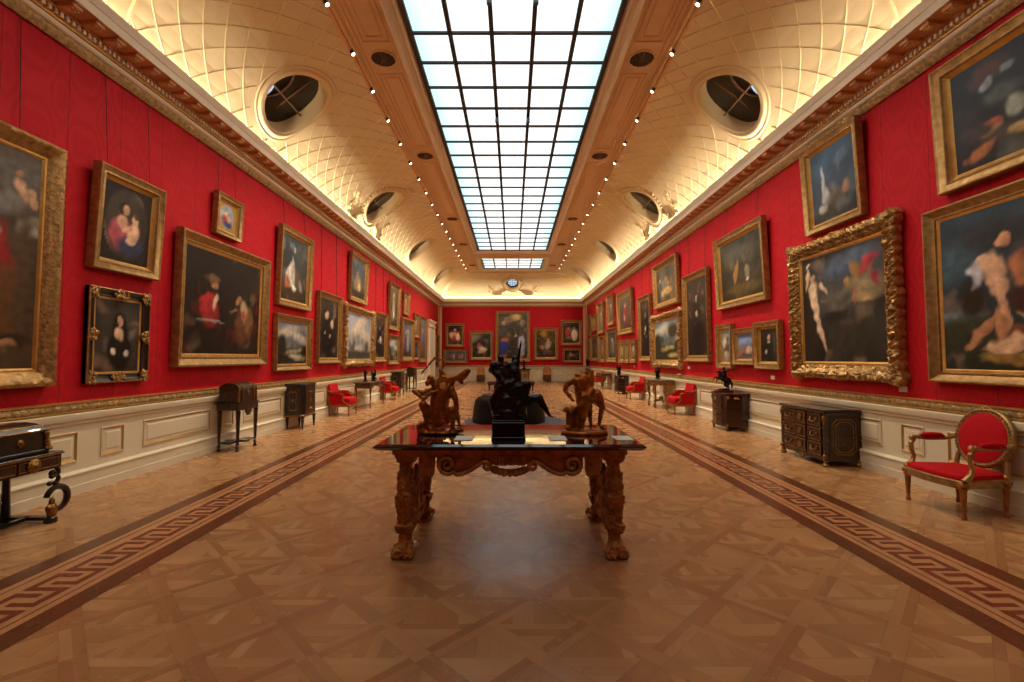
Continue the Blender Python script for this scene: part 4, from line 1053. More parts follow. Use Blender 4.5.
# ---------------------------------------------------------------- furniture (local frame: front faces -y, wall side +y, x along the wall)
def spiral(cx, cz, r0, r1, a0, a1, n=20, y=0.0):
    return [(cx+(r0+(r1-r0)*k/n)*math.cos(a0+(a1-a0)*k/n), y, cz+(r0+(r1-r0)*k/n)*math.sin(a0+(a1-a0)*k/n)) for k in range(n+1)]
def tapered_leg(mb, x, y, z0, z1, r1, r0, n=8, block=None):
    h = z1-z0
    mb.lathe([(r0*1.3, 0), (r0*1.5, .02), (r0*1.2, .035), (r0, .05), (r1*.95, h*.80), (r1*1.25, h*.83), (r1*1.25, h*.86), (r1*.8, h*.89), (r1, h*.92)], x, y, z0, n)
    b = block or r1*1.2
    mb.box(x-b, x+b, y-b, y+b, z1-h*.10, z1, 0, .004)

# --- the central table
def central_table():
    cx, cy = -.02, 3.93
    t = thing('centre_table', 'long carved giltwood table with dark polished porphyry top in the middle of the gallery', 'table', (cx, cy, 0))
    W, D = 1.005, .53
    mb = MB()
    pr = [(0, .818), (.0, .822), (.022, .838), (.022, .848), (.0, .862)]
    rings = [[(-W+.022-i, -D+.022-i, z), (W-.022+i, -D+.022-i, z), (W-.022+i, D-.022+i, z), (-W+.022-i, D-.022+i, z)] for i, z in pr]
    mb.loft(rings, 0, True, True)
    mb.build('tabletop', 'porphyry', t)
    # frame under the top
    fr = MB()
    for sy in (-1, 1):
        fr.box(-.88, .88, sy*.40, sy*.46, .775, .817)
        fr.box(-.86, .86, sy*.41, sy*.45, .755, .775)
    for sx in (-1, 1): fr.box(sx*.76, sx*.84, -.4, .4, .73, .817)
    fr.build('frame_rail', 'giltwood', t)
    # carved aprons, front and back
    for sy in (-1, 1):
        y = sy*.43
        for s in (-1, 1):
            a = MB()
            ys = y+sy*.028
            p = spiral(s*-.47, .705, .012, .072, PI/2, (PI/2+s*2*PI*1.62), 34, ys)
            e = p[-1]
            pts = p+[(-s*.40, ys, .632), (-s*.35, ys, .640), (-s*.29, ys, .668), (-s*.235, ys, .705), (-s*.20, ys, .728), (-s*.165, ys, .728)]
            q = spiral(s*-.175, .692, .034, .010, PI/2, PI/2-s*2*PI*1.2, 18, ys)
            a.tube(pts+q, [.012]*10+[.02]*(len(pts)-10)+[.017]*8+[.012]*(len(q)-8), 8, flat=1.3)
            a.build('scroll', 'giltwood', t, True)
        for s in (-1, 1): blob('acanthus_block', 'giltwood', [('b', (s*-.62, y, .72), (.055, .03, .085))]+[('c', (s*(-.62+dx), y+sy*.02, .80), (s*(-.62+dx*.8), y+sy*.025, .63), .016, .02) for dx in (-.05, -.017, .017, .05)], .009, t, .006, 50)
        b = MB(); b.box(-.12, .12, y-.03, y+.03, .695, .775, 0, .006)
        for k in range(9): b.tube([(-.10+.025*k, y+sy*.032, .70), (-.10+.025*k, y+sy*.032, .765)], .009, 6)
        b.build('fluted_block', 'giltwood', t, True)
        blob('leaf_swag', 'giltwood', [('e', (.135*math.cos(PI*k/10), y, .672-.052*math.sin(PI*k/10)), (.022, .028, .02)) for k in range(11)]+[('e', (.1*math.cos(PI*k/8), y, .675-.02*math.sin(PI*k/8)), (.02, .024, .016)) for k in range(9)], .008, t, .008, 60)
        for s in (-1, 1):
            top_ = [-.55, -.50, -.45, -.40, -.35, -.30, -.25, -.20, -.15, -.10]; low_ = [.68, .64, .63, .635, .65, .67, .70, .72, .70, .70]
            f_ = MB(); f_.loft([[(s*x, y-.012, z), (s*x, y+.012, z), (s*x, y+.012, .76), (s*x, y-.012, .76)] for x, z in zip(top_, low_)], 0, True, True); f_.build('apron_board', 'giltwood', t)
            blob('acanthus_relief', 'giltwood', [('c', (s*(-.38+.05*k), y+sy*.006, .745), (s*(-.42+.05*k), y+sy*.008, .675+.012*k), .014, .008) for k in range(5)]+[('c', (s*-.40, y+sy*.01, .75), (s*-.16, y+sy*.006, .755), .012, .012)], .008, t, .006, 60)
        # foliage inside the big scrolls
        for s in (-1, 1): blob('scroll_leaf', 'giltwood', [('c', (s*-.40, y, .755), (s*(-.40+.025*k-.03), y, .66+.012*k), .018, .008) for k in range(5)], .008, t, .005, 60)
    # four herm legs on lion paws
    def leg(sx, sy):
        x, y = sx*.80, (-.355 if sy < 0 else .39)
        f = sy
        pr = [('b', (x, y, .765), (.078, .065, .028)), ('b', (x, y, .735), (.068, .055, .02)), ('b', (x, y, .71), (.06, .05, .01)),
              ('b', (x, y, .665), (.045, .045, .04)), ('e', (x, y+f*.035, .655), (.042, .035, .048)), ('e', (x, y+f*.07, .65), (.012, .012, .018)),
              ('c', (x, y, .60), (x, y+f*.0, .66), .055, .045), ('e', (x-.04, y+f*.02, .60), (.03, .04, .04)), ('e', (x+.04, y+f*.02, .60), (.03, .04, .04)),
              ('e', (x, y+f*.03, .53), (.07, .06, .075)), ('e', (x, y+f*.035, .43), (.08, .06, .09)), ('c', (x, y+f*.01, .42), (x, y, .25), .075, .062),
              ('b', (x, y, .225), (.075, .07, .018)), ('b', (x, y, .195), (.068, .062, .022)),
              ('c', (x, y, .19), (x, y+f*.0, .10), .05, .055), ('e', (x, y+f*.03, .07), (.075, .08, .05))]
        for k in range(4):
            dx = (-.06, -.02, .02, .06)[k]
            pr += [('c', (x+dx*.7, y+f*.03, .10), (x+dx*1.15, y+f*.10, .055), .022, .024), ('c', (x+dx*1.15, y+f*.10, .055), (x+dx*1.2, y+f*.125, .025), .021, .016)]
        for k in range(6):
            dx = -.06+.024*k
            pr.append(('c', (x+dx, y+f*.075, .46), (x+dx*.8, y+f*.055, .27), .012, .007))
        pr.append(('b', (x, y+f*.02, .008), (.078, .09, .008)))
        return blob('leg', 'giltwood', pr, .0075, t, .011, 48, 1)
    for sx in (-1, 1):
        for sy in (-1, 1): leg(sx, sy)
        # carved openwork end panel between the legs
        x = sx*.79
        pr = [('b', (x, 0, .70), (.03, .33, .05)), ('b', (x, 0, .24), (.03, .33, .03))]
        for s in (-1, 1):
            for a_, b_ in (((s*.30, .66), (s*.22, .50)), ((s*.22, .50), (s*.10, .42)), ((s*.10, .42), (s*.14, .30)), ((s*.14, .30), (s*.28, .22)), ((s*.28, .22), (s*.20, .14)), ((s*.20, .14), (0, .16))):
                pr.append(('c', (x, a_[0], a_[1]), (x, b_[0], b_[1]), .035, .03))
        pr += [('e', (x, 0, .50), (.04, .09, .12)), ('e', (x, 0, .33), (.035, .07, .09)), ('e', (x, 0, .15), (.035, .10, .05))]
        blob('end_panel', 'giltwood', pr, .012, t, .012, 40)
    return t
central_table()
TZ = .862
for px_, dx in ((0, -.375), (1, .36), (2, .865)):
    c_ = MB(); c_.box(-.07, .07, -.10, .10, 0, .004, 0, .001)
    o = c_.build('label_card', 'card'); tag(o, ('cream label card lying on the table, left one before the crouching sculpture', 'cream label card lying on the table between dark and right sculptures', 'cream label card lying at the right end of the table')[px_], 'label card', 'label cards on the centre table')
    o.location = ((-.385, .355, .875)[px_], 3.68, TZ+.0005)

# --- sculptures on the table; local x right, z up, camera side -y
def U(cx, cy, k):
    def g(px, py, y=0.0): return ((px-cx)/k, y, (cy-py)/k)
    return g
# dark one
t = thing('dark_bronze_sculpture', 'nearly black bronze group of struggling figures on a square plinth, centre of the table', 'sculpture', (-.032, 3.72, TZ))
g = U(508.5, 439, 126)
pl = MB(); pl.box(-.128, .128, -.10, .10, 0, .135, 0, .006); pl.box(-.135, .135, -.107, .107, 0, .02, 0, .004); pl.box(-.12, .12, -.092, .092, .135, .15, 0, .004)
pl.build('plinth', 'bronze', t)
pr = [('e', g(509, 414), (.15, .10, .07)), ('e', g(507, 402), (.11, .10, .10)), ('e', g(514, 408), (.11, .09, .08)), ('e', g(503, 390), (.08, .08, .10)), ('e', g(517, 392), (.075, .07, .09)),
      ('c', g(506, 400), g(503, 376), .075, .062), ('c', g(503, 376), g(500, 366), .062, .04), ('c', g(516, 398), g(514, 373), .06, .06), ('c', g(514, 373), g(515, 364), .05, .03),
      ('e', g(493.5, 367, -.02), (.038, .04, .045)), ('c', g(501, 374), g(492, 371), .04, .035), ('e', g(501, 360), (.028, .032, .033)), ('e', g(514.5, 359.5, .02), (.026, .03, .032)),
      ('c', g(509, 366), g(503, 370), .035, .03), ('c', g(493, 371, -.03), g(503, 383, -.06), .03, .024), ('c', g(499, 360), g(497.5, 355.5), .014, .008),
      ('c', g(517, 371), g(518.5, 358), .024, .018), ('c', g(518.5, 358), g(520.3, 348), .016, .012), ('c', g(520.3, 348), g(521.5, 341), .012, .007),
      ('c', g(512, 392, -.04), g(528, 385, -.06), .05, .034), ('c', g(528, 385, -.06), g(523, 404, -.04), .034, .026), ('e', g(528, 385, -.06), (.032, .03, .03)),
      ('c', g(518, 404), g(539, 399), .05, .040), ('c', g(539, 399), g(546, 410), .036, .024), ('c', g(546, 410), g(550, 417), .022, .014), ('c', g(550, 417), g(553.5, 418.5), .013, .008),
      ('c', g(500, 392, -.05), g(493, 402, -.05), .045, .035), ('c', g(493, 402, -.05), g(497, 415, -.03), .035, .03), ('c', g(512, 383, -.06), g(500, 388, -.07), .026, .02),
      ('c', g(523, 414), g(526, 420), .03, .02), ('b', g(508.5, 419), (.12, .09, .03))]
blob('figures', 'bronze', pr, .0075, t, .003, 26, 2)

# left gilded group
t = thing('gilded_sculpture', 'gilded bronze group, nude crouching man with smaller figure on his shoulders, left on table', 'sculpture', (-.60, 3.92, TZ))
g = U(440, 433, 117)
b_ = [('e', g(440, 431), (.20, .12, .022)), ('b', g(423, 427.5), (.055, .07, .05)), ('e', g(455, 428.5, -.02), (.06, .07, .03)), ('e', g(437, 428, -.06), (.07, .05, .025))]
blob('rocky_base', 'bronzegilt', b_, .008, t, .012, 30)
pr = [('c', g(437, 419), g(438, 400), .070, .085), ('c', g(438, 400), g(441, 390), .085, .080), ('e', g(440.5, 391), (.098, .06, .055)), ('e', g(437, 421), (.088, .075, .04)),
      ('c', g(431, 391), g(421, 393, -.03), .034, .028), ('c', g(421, 393, -.03), g(413.5, 390.5, -.07), .026, .019), ('c', g(413.5, 390.5, -.07), g(424, 398.5, -.08), .019, .017), ('c', g(424, 398.5, -.08), g(430, 394, -.08), .017, .014),
      ('c', g(430, 418), g(423, 404, -.07), .050, .040), ('c', g(423, 404, -.07), g(426.5, 421, -.05), .032, .024), ('c', g(426.5, 421, -.05), g(418, 424, -.07), .020, .017),
      ('c', g(449, 389), g(454, 399, -.02), .036, .030), ('c', g(454, 399, -.02), g(455.5, 412, -.03), .027, .022), ('c', g(455.5, 412, -.03), g(458.5, 425, -.04), .023, .015), ('e', g(458.5, 427, -.04), (.02, .025, .014)),
      ('c', g(444, 420), g(450, 409, -.06), .045, .035), ('c', g(450, 409, -.06), g(452, 425, -.06), .03, .022),
      ('e', g(429.5, 379.5, -.03), (.036, .044, .042)), ('e', g(427, 383, -.06), (.022, .025, .028)), ('c', g(436, 388), g(431, 382, -.02), .034, .03)]
blob('crouching_man', 'bronzegilt', pr, .0065, t, .004, 34, 2)
pr = [('c', g(436, 383), g(449, 379), .036, .038), ('e', g(441, 377), (.042, .034, .032)), ('c', g(441, 376), g(439, 371), .026, .022), ('e', g(437.5, 366.5), (.0, .0, .0)) if False else ('c', g(438, 373), g(442.5, 364), .014, .013),
      ('c', g(442.5, 364), g(440.5, 360.5), .012, .010), ('c', g(440.5, 360.5), g(433.5, 357.5), .011, .012), ('c', g(433.5, 357.5), g(419, 374.5), .013, .009),
      ('c', g(448, 379), g(456, 378), .036, .030), ('c', g(456, 378), g(465.5, 371), .032, .024), ('c', g(458, 381), g(466, 374.5), .022, .014), ('e', g(466.5, 371), (.022, .02, .024)), ('c', g(456, 379), g(461, 384), .022, .012), ('c', g(450, 384), g(438, 390, -.06), .026, .018), ('c', g(438, 390, -.06), g(424, 394, -.09), .018, .012)]
blob('upper_figure', 'bronzegilt', pr, .0065, t, .006, 34, 1)

# right gilded group
t = thing('gilded_sculpture', 'gilded bronze group, standing nude figures bending over a beast, right on table', 'sculpture', (.61, 3.92, TZ))
g = U(585, 433, 117)
bs = MB(); bs.lathe([(.195, 0), (.20, .012), (.195, .022), (.18, .03)], n=28, sy=.62); bs.build('oval_base', 'bronzegilt', t, True)
pr = [('e', g(585, 430), (.17, .09, .02)), ('e', g(576, 381, -.01), (.036, .04, .036)), ('e', g(578, 376), (.028, .03, .03)),
      ('c', g(584, 402), g(583, 388), .066, .072), ('c', g(583, 388), g(584, 380), .072, .062), ('c', g(577, 380), g(568, 384), .034, .028), ('c', g(568, 384), g(565.5, 390), .025, .022), ('c', g(565.5, 390), g(573.5, 400, -.04), .021, .016),
      ('c', g(590, 384), g(592, 372), .045, .026), ('c', g(586, 378), g(586.5, 369), .016, .009), ('c', g(592, 374), g(589, 368.5), .014, .008), ('e', g(585, 373), (.03, .028, .024)),
      ('c', g(588, 398), g(597, 396), .062, .052), ('c', g(597, 394), g(602, 407, -.02), .05, .034), ('c', g(602, 407, -.02), g(599.5, 424, 0), .030, .019), ('c', g(599.5, 425), g(605, 428, -.04), .017, .014),
      ('c', g(592, 398, -.03), g(583, 396, -.08), .04, .035), ('c', g(585, 402, -.04), g(583, 416, -.06), .045, .034), ('c', g(583, 416, -.06), g(581, 429, -.04), .028, .020), ('c', g(581, 429, -.04), g(577, 431, -.08), .018, .014),
      ('c', g(590, 405, .03), g(592, 426, .04), .03, .018), ('c', g(592, 390, -.04), g(580, 403, -.09), .026, .02), ('c', g(580, 403, -.09), g(571, 411, -.06), .02, .015),
      ('e', g(573, 411), (.055, .05, .05)), ('e', g(567, 409, -.02), (.034, .03, .028)), ('c', g(572, 412), g(571, 427), .05, .04), ('c', g(566, 408), g(563.5, 410.5, -.03), .018, .012), ('c', g(578, 414), g(579, 428), .04, .03), ('e', g(568, 427, -.03), (.035, .035, .02))]
blob('figures', 'bronzegilt', pr, .0065, t, .005, 34, 2)

# --- gilt armchair with oval back, near right
def oval_chair():
    t = thing('gilt_armchair', 'carved gilt armchair with oval red back and red seat, near right against the wall', 'chair', (4.42, 4.62, 0), RIGHT)
    # seat plan: front wide, bowed
    def plan(k, out=0.0):
        pts = []
        for i in range(13):
            u = -1+2*i/12; pts.append((u*(.315+out), -.25-out-.045*(1-u*u)))
        for i in range(9):
            u = 1-2*i/8; pts.append((u*(.245+out), .24+out+.02*(1-u*u)))
        return [(x*k, y*k) for x, y in pts]
    sr = MB(); P0 = plan(1)
    sr.loft([[(x*.96, y*.96, .275) for x, y in P0], [(x, y, .28) for x, y in P0], [(x*1.01, y*1.01, .30) for x, y in P0], [(x, y, .32) for x, y in P0], [(x*1.015, y*1.015, .345) for x, y in P0], [(x*.97, y*.97, .355) for x, y in P0]], 0, True, True)
    sr.build('seat_rail', 'gilt', t, True)
    cu = MB()
    cu.loft([[(x*k, y*k, z) for x, y in P0] for k, z in ((.96, .34), (.975, .37), (.95, .395), (.85, .412), (.6, .422), (.2, .425))], 0, True, True)
    cu.build('seat', 'velvet', t, True)
    for sx, yy, xx in ((-1, -.235, .30), (1, -.235, .30), (-1, .23, .235), (1, .23, .235)):
        lg = MB(); tapered_leg(lg, sx*xx, yy, 0, .335, .03, .016, 10, .036)
        lg.build('leg', 'giltwood', t, True)
    # oval back, slightly raked, centre z .70
    def bp(a, r=1.0, off=0.0):
        x = .265*r*math.cos(a); z = .27*r*math.sin(a)
        return (x, .235+.10*(z+.28)/.56*1.0-.03*(1-(x/.27)**2)*0+off, .705+z)
    bf = MB(); bf.tube([bp(2*PI*k/40) for k in range(41)], .026, 10)
    bf.tube([bp(2*PI*k/40, .93, -.018) for k in range(41)], .010, 6)
    for k in range(48): bf.ell(bp(2*PI*k/48, 1.0, -.028), (.011, .011, .011), 6, 4)
    for k in (-2, -1, 0, 1, 2): bf.ell((k*.022, .325, .99+.008*(2-abs(k))), (.018, .014, .02), 6, 5)
    bf.build('back_frame', 'gilt', t, True)
    bk = MB()
    rings = []
    for r, off in ((.95, .02), (.93, -.012), (.88, -.03), (.7, -.042), (.4, -.048), (.08, -.05)):
        rings.append([bp(2*PI*k/36, r, off) for k in range(36)])
    bk.loft(rings, 0, True, True); bk.build('backrest', 'velvet', t, True)
    for sx in (-1, 1):
        st = MB(); st.tube([(sx*.235, .235, .32), (sx*.25, .24, .42), (sx*.235, .255, .52)], [.028, .022, .02], 8); st.ell((sx*.24, .235, .37), (.032, .03, .035)); st.build('back_stile', 'gilt', t, True)
        ar = MB()
        ar.tube([(sx*.262, .30, .70), (sx*.285, .24, .665), (sx*.30, .16, .648), (sx*.31, .0, .645), (sx*.315, -.08, .655), (sx*.318, -.13, .665), (sx*.318, -.155, .65), (sx*.318, -.15, .63)], [.02, .018, .016, .016, .018, .022, .022, .014], 8)
        ar.tube([(sx*.318, -.14, .64), (sx*.318, -.175, .60), (sx*.315, -.175, .53), (sx*.31, -.155, .47), (sx*.312, -.17, .41), (sx*.315, -.215, .37), (sx*.315, -.235, .35)], [.02, .022, .02, .018, .024, .03, .03], 8)
        ar.ell((sx*.318, -.16, .655), (.03, .03, .034))
        a = ar.build('arm', 'gilt', t, True)
        pd = MB(); pd.tube([(sx*.302, .17, .667), (sx*.306, .13, .68), (sx*.31, .05, .683), (sx*.314, -.04, .682), (sx*.316, -.08, .672)], [.012, .028, .032, .028, .012], 10); pd.build('arm_pad', 'velvet', a, True)
oval_chair()

# --- red tub armchairs
def bergere():
    t = thing('tub_armchair', 'x', 'chair', (0, 0, 0), 0, 'red upholstered tub armchairs')
    W = .31
    for sx, yy in ((-1, -.26), (1, -.26), (-1, .24), (1, .24)):
        lg = MB(); tapered_leg(lg, sx*(W-.03), yy, 0, .27, .024, .013, 8, .03); lg.build('leg', 'giltwood', t, True)
    r = MB()
    P0 = [(-W, -.25)]+[(W*(-1+2*i/8), -.27-.03*(1-(-1+2*i/8)**2)) for i in range(9)]+[(W, -.25), (W*.97, .26), (-W*.97, .26)]
    r.prism(P0, .23, .285); r.build('seat_rail', 'giltwood', t)
    c = MB(); c.loft([[(x*k, y*k-.01, z) for x, y in P0] for k, z in ((.93, .285), (.96, .31), (.97, .40), (.93, .44), (.8, .465), (.4, .475))], 0, True, True); c.build('seat_cushion', 'velvet', t, True)
    b = MB()
    def brow(z, y): return [(-W+.03, y-.035, z), (0, y-.015, z), (W-.03, y-.035, z), (W-.03, y+.03, z), (0, y+.045, z), (-W+.03, y+.03, z)]
    b.loft([brow(.3, .20), brow(.6, .25), brow(.84, .30), brow(.86, .305)], 0, True, True); b.build('backrest', 'velvet', t, True)
    f = MB()
    f.tube([(-W, .24, .28), (-W, .28, .55), (-W+.01, .33, .86), (-W+.05, .34, .885), (0, .35, .895), (W-.05, .34, .885), (W-.01, .33, .86), (W, .28, .55), (W, .24, .28)], .018, 8)
    f.build('back_frame', 'giltwood', t, True)
    for sx in (-1, 1):
        s = MB()
        prof = [(.25, .285), (.25, .62), (.10, .575), (-.05, .56), (-.11, .52), (-.10, .42), (-.14, .34), (-.24, .285)]
        s.loft([[(sx*(W-.035), y, z) for y, z in prof], [(sx*(W+.003), y, z) for y, z in prof]], 0, True, True)
        sd = s.build('side_panel', 'velvet', t)
        a = MB(); a.tube([(sx*W, .30, .66), (sx*W, .22, .62), (sx*W, .10, .585), (sx*W, -.05, .575), (sx*W, -.12, .56), (sx*W, -.135, .52), (sx*W, -.11, .46), (sx*W, -.12, .38), (sx*W, -.17, .33), (sx*W, -.235, .31), (sx*W, -.255, .28)], .017, 8)
        am = a.build('arm', 'giltwood', t, True)
        p = MB(); p.tube([(sx*W, .16, .615), (sx*W, .08, .605), (sx*W, -.05, .60)], [.012, .024, .014], 8); p.build('arm_pad', 'velvet', am, True)
    return t
b0 = bergere()
b0.location = (-4.51, 12.28, 0); b0.rotation_euler = (0, 0, LEFT); b0['label'] = 'red tub armchair nearest on the left, between dark cabinet and brown writing table'
copy_tree(b0, (-4.51, 16.95, 0), LEFT, 'red tub armchair behind the brown writing table on the left', b0['group'])
copy_tree(b0, (4.51, 12.38, 0), RIGHT, 'red tub armchair nearest on the right, beside the gilt console table', b0['group'])
copy_tree(b0, (4.51, 16.95, 0), RIGHT, 'red tub armchair behind the gilt console table, right wall', b0['group'])
copy_tree(b0, (4.51, 24.4, 0), RIGHT, 'farthest red tub armchair, beyond the dark table on the right', b0['group'])

# --- inlaid chest of drawers, right
def commode():
    t = thing('inlaid_commode', 'dark chest of nine drawers with brass inlay, right wall left of the oval-backed chair', 'chest of drawers', (4.56, 6.89, 0), RIGHT)
    w, d = .50, .25
    c = MB(); c.box(-w, w, -d, d+.02, .075, .745); c.build('body', 'boulle', t)
    tp = MB(); P0 = [(-w-.03, -d-.03), (-.2, -d-.05), (.2, -d-.05), (w+.03, -d-.03), (w+.03, d+.03), (-w-.03, d+.03)]
    tp.loft([[(x*.98, y*.98, .745) for x, y in P0], [(x, y, .755) for x, y in P0], [(x, y, .772) for x, y in P0], [(x*.985, y*.985, .782) for x, y in P0]], 0, True, True); tp.build('top', 'boulle', t)
    for r in range(3):
        z0, z1 = .135+.20*r, .135+.20*r+.185
        for x0, x1 in ((-w+.055, -.145), (-.125, .125), (.145, w-.055)):
            bow = .02 if abs(x0+x1) < .1 else .008
            q = MB(); q.box(x0, x1, -d-bow-.012, -d, z0, z1, 0, .004)
            dr = q.build('drawer', 'boulle', t)
            e = MB(); y = -d-bow-.014
            e.loft([[(x0+i, yy, z0+i), (x1-i, yy, z0+i), (x1-i, yy, z1-i), (x0+i, yy, z1-i)] for i, yy in ((.006, y+.003), (.007, y-.002), (.017, y-.002), (.018, y+.003))])
            e.build('brass_border', 'brass', dr)
            xm, zm = (x0+x1)/2, (z0+z1)/2
            h = MB()
            if abs(xm) < .05:
                h.T = Matrix.Translation((xm, y-.004, zm)) @ Matrix.Rotation(PI/2, 4, 'X'); h.lathe([(.045, 0), (.042, .008), (.02, .012)], n=16); h.build('escutcheon', 'brass', dr, True)
            else:
                h.tube([(xm-.06, y-.004, zm+.012), (xm-.055, y-.025, zm-.012), (xm, y-.035, zm-.028), (xm+.055, y-.025, zm-.012), (xm+.06, y-.004, zm+.012)], .007, 6); h.ell((xm-.06, y-.006, zm+.014), (.018, .008, .018)); h.ell((xm+.06, y-.006, zm+.014), (.018, .008, .018)); h.build('handle', 'brass', dr, True)
    for sx in (-1, 1):
        s = MB(); x = sx*(w+.006)
        s.box(sx*w, x, -d+.06, d-.03, .11, .70); sp = s.build('side_panel', 'inlay', t)
        b = MB(); cc = .06
        def octo(i): 
            y0, y1, z0, z1 = -d+.10+i, d-.07-i, .16+i, .655-i
            return [(y0+cc, z0), (y1-cc, z0), (y1, z0+cc), (y1, z1-cc), (y1-cc, z1), (y0+cc, z1), (y0, z1-cc), (y0, z0+cc)]
        for i0 in (0, .035):
            b.loft([[(x+sx*h_, y, z) for y, z in octo(i0+i)] for i, h_ in ((0, 0), (.002, .006), (.010, .006), (.012, 0))])
        b.build('brass_border', 'brass', sp)
        pil = MB(); pil.box(sx*(w-.03), sx*(w+.012), -d-.012, -d+.04, .10, .73); pil.build('corner_pilaster', 'boulle', t)
        m_ = blob('corner_mount', 'brass', [('e', (sx*(w-.005), -d-.01, .66), (.035, .03, .05)), ('e', (sx*(w-.005), -d-.01, .60), (.022, .02, .035)), ('e', (sx*(w-.005), -d-.01, .13), (.035, .03, .045)), ('c', (sx*(w-.005), -d-.01, .60), (sx*(w-.005), -d-.01, .15), .006, .006)], .008, t, .008, 60)
        for yy in (-d+.01, d-.03):
            ft = MB(); ft.lathe([(.03, 0), (.045, .012), (.04, .035), (.025, .05), (.034, .075), (.03, .085)], sx*(w-.01), yy, 0, 12); ft.build('foot', 'brass', t, True)
    a = MB(); pts = [(-w+.04, .12), (-.3, .085), (-.12, .075), (0, .045), (.12, .075), (.3, .085), (w-.04, .12)]
    a.loft([[(x, -d-.01, z) for x, z in pts], [(x, -d-.01, .14) for x, z in pts], [(x, -d+.02, .14) for x, z in pts], [(x, -d+.02, z) for x, z in pts], [(x, -d-.01, z) for x, z in pts]], closed=False); a.build('apron', 'boulle', t)
    blob('apron_mount', 'brass', [('e', (0, -d-.015, .075), (.05, .02, .03)), ('e', (-.05, -d-.012, .09), (.03, .015, .015)), ('e', (.05, -d-.012, .09), (.03, .015, .015))], .007, t, .008, 60)
commode()

def corner_commode(label, loc, rz):
    t = thing('serpentine_commode', label, 'chest of drawers', loc, rz, 'curved dark commodes on the right')
    def plan(k=1.0): return [(x*k, y*k) for x, y in [(-.42, .22), (.42, .22), (.43, .08), (.37, -.06), (.33, -.20), (.20, -.235), (0, -.25), (-.20, -.235), (-.33, -.20), (-.37, -.06), (-.43, .08)]]
    b = MB(); b.prism(plan(), .09, .74); b.build('body', 'mahogany', t)
    tp = MB(); tp.loft([[(x, y, .74) for x, y in plan(1.02)], [(x, y, .75) for x, y in plan(1.07)], [(x, y, .77) for x, y in plan(1.07)], [(x, y, .778) for x, y in plan(1.04)]], 0, True, True); tp.build('marble_top', 'redmarble', t)
    for r in range(4):
        z0, z1 = .15+.145*r, .15+.145*r+.13
        q = MB(); q.loft([[(x, y, z) for x, y in [(-.30, -.205), (-.19, -.245), (0, -.262), (.19, -.245), (.30, -.205), (.30, -.19), (-.30, -.19)]] for z in (z0, z1)], 0, True, True)
        dr = q.build('drawer', 'mahogany', t)
        h = MB(); h.ell((0, -.268, (z0+z1)/2), (.03, .012, .03)); h.tube([(-.03, -.262, (z0+z1)/2), (0, -.285, (z0+z1)/2-.03), (.03, -.262, (z0+z1)/2)], .006, 6); h.build('handle', 'brass', dr, True)
    for sx in (-1, 1):
        blob('gilt_mount', 'brass', [('e', (sx*.36, -.17, .69), (.05, .04, .04)), ('e', (sx*.41, -.02, .67), (.05, .06, .035)), ('c', (sx*.35, -.2, .68), (sx*.345, -.2, .58), .02, .006), ('e', (sx*.34, -.19, .12), (.03, .03, .04))], .009, t, .01, 50)
        d_ = MB(); d_.loft([[(sx*(.340+.002), -.17, z), (sx*(.375+.006), -.06, z), (sx*(.425+.006), .07, z), (sx*.42, .07, z), (sx*.37, -.06, z), (sx*.335, -.17, z)] for z in (.17, .62)], 0, True, True); d_.build('side_door', 'boulle', t)
        for (x, y) in ((.31, -.18), (.39, .17)):
            f = MB(); f.lathe([(.018, 0), (.028, .01), (.022, .04), (.034, .09), (.03, .11)], sx*x, y, 0, 10); f.build('foot', 'brass', t, True)
    return t
cc0 = corner_commode('dark commode with canted sides and red-brown top carrying the rearing horse, right wall', (4.58, 9.80, 0), RIGHT)
copy_tree(cc0, (4.58, 19.5, 0), RIGHT, 'dark commode farther along the right wall, beyond the second tub armchair', cc0['group'])

# horse on oval base
t = thing('horse_bronze', 'small black bronze of a rearing horse with rider, standing on dark commode at right', 'sculpture', (4.50, 9.83, .779), .35)
t.scale = (1.15, 1.15, 1.15)
b = MB(); b.lathe([(.20, 0), (.21, .012), (.21, .03), (.19, .035)], n=24, sy=.6); b.build('oval_base', 'redmarble', t, True)
pr = [('c', (.10, 0, .20), (-.05, 0, .27), .062, .058), ('c', (-.05, 0, .27), (-.10, 0, .36), .05, .032), ('c', (-.10, 0, .36), (-.17, 0, .375), .028, .016), ('c', (-.10, 0, .37), (-.09, 0, .42), .02, .006),
      ('c', (-.06, .03, .25), (-.17, .03, .27), .026, .015), ('c', (-.17, .03, .27), (-.22, .03, .22), .014, .010), ('c', (-.06, -.03, .25), (-.18, -.03, .24), .026, .014), ('c', (-.18, -.03, .24), (-.20, -.03, .18), .013, .010),
      ('c', (.11, .03, .19), (.06, .035, .12), .045, .026), ('c', (.06, .035, .12), (.12, .035, .08), .02, .014), ('c', (.12, .035, .08), (.09, .035, .035), .013, .015), ('c', (.11, -.03, .19), (.05, -.035, .12), .045, .026), ('c', (.05, -.035, .12), (.10, -.035, .08), .02, .014), ('c', (.10, -.035, .08), (.07, -.035, .035), .013, .015),
      ('c', (.15, 0, .21), (.20, 0, .15), .02, .022), ('c', (.20, 0, .15), (.19, 0, .05), .022, .012), ('c', (.03, 0, .28), (.02, 0, .38), .036, .04), ('e', (.01, 0, .435), (.024, .024, .03)), ('c', (.02, .04, .37), (-.05, .05, .33), .016, .012), ('c', (.03, -.04, .27), (-.03, -.07, .20), .024, .014), ('c', (.03, -.04, .37), (.10, -.06, .42), .016, .012), ('e', (0, 0, .045), (.14, .08, .02))]
blob('horse_and_rider', 'bronze', pr, .008, t, .004, 40)

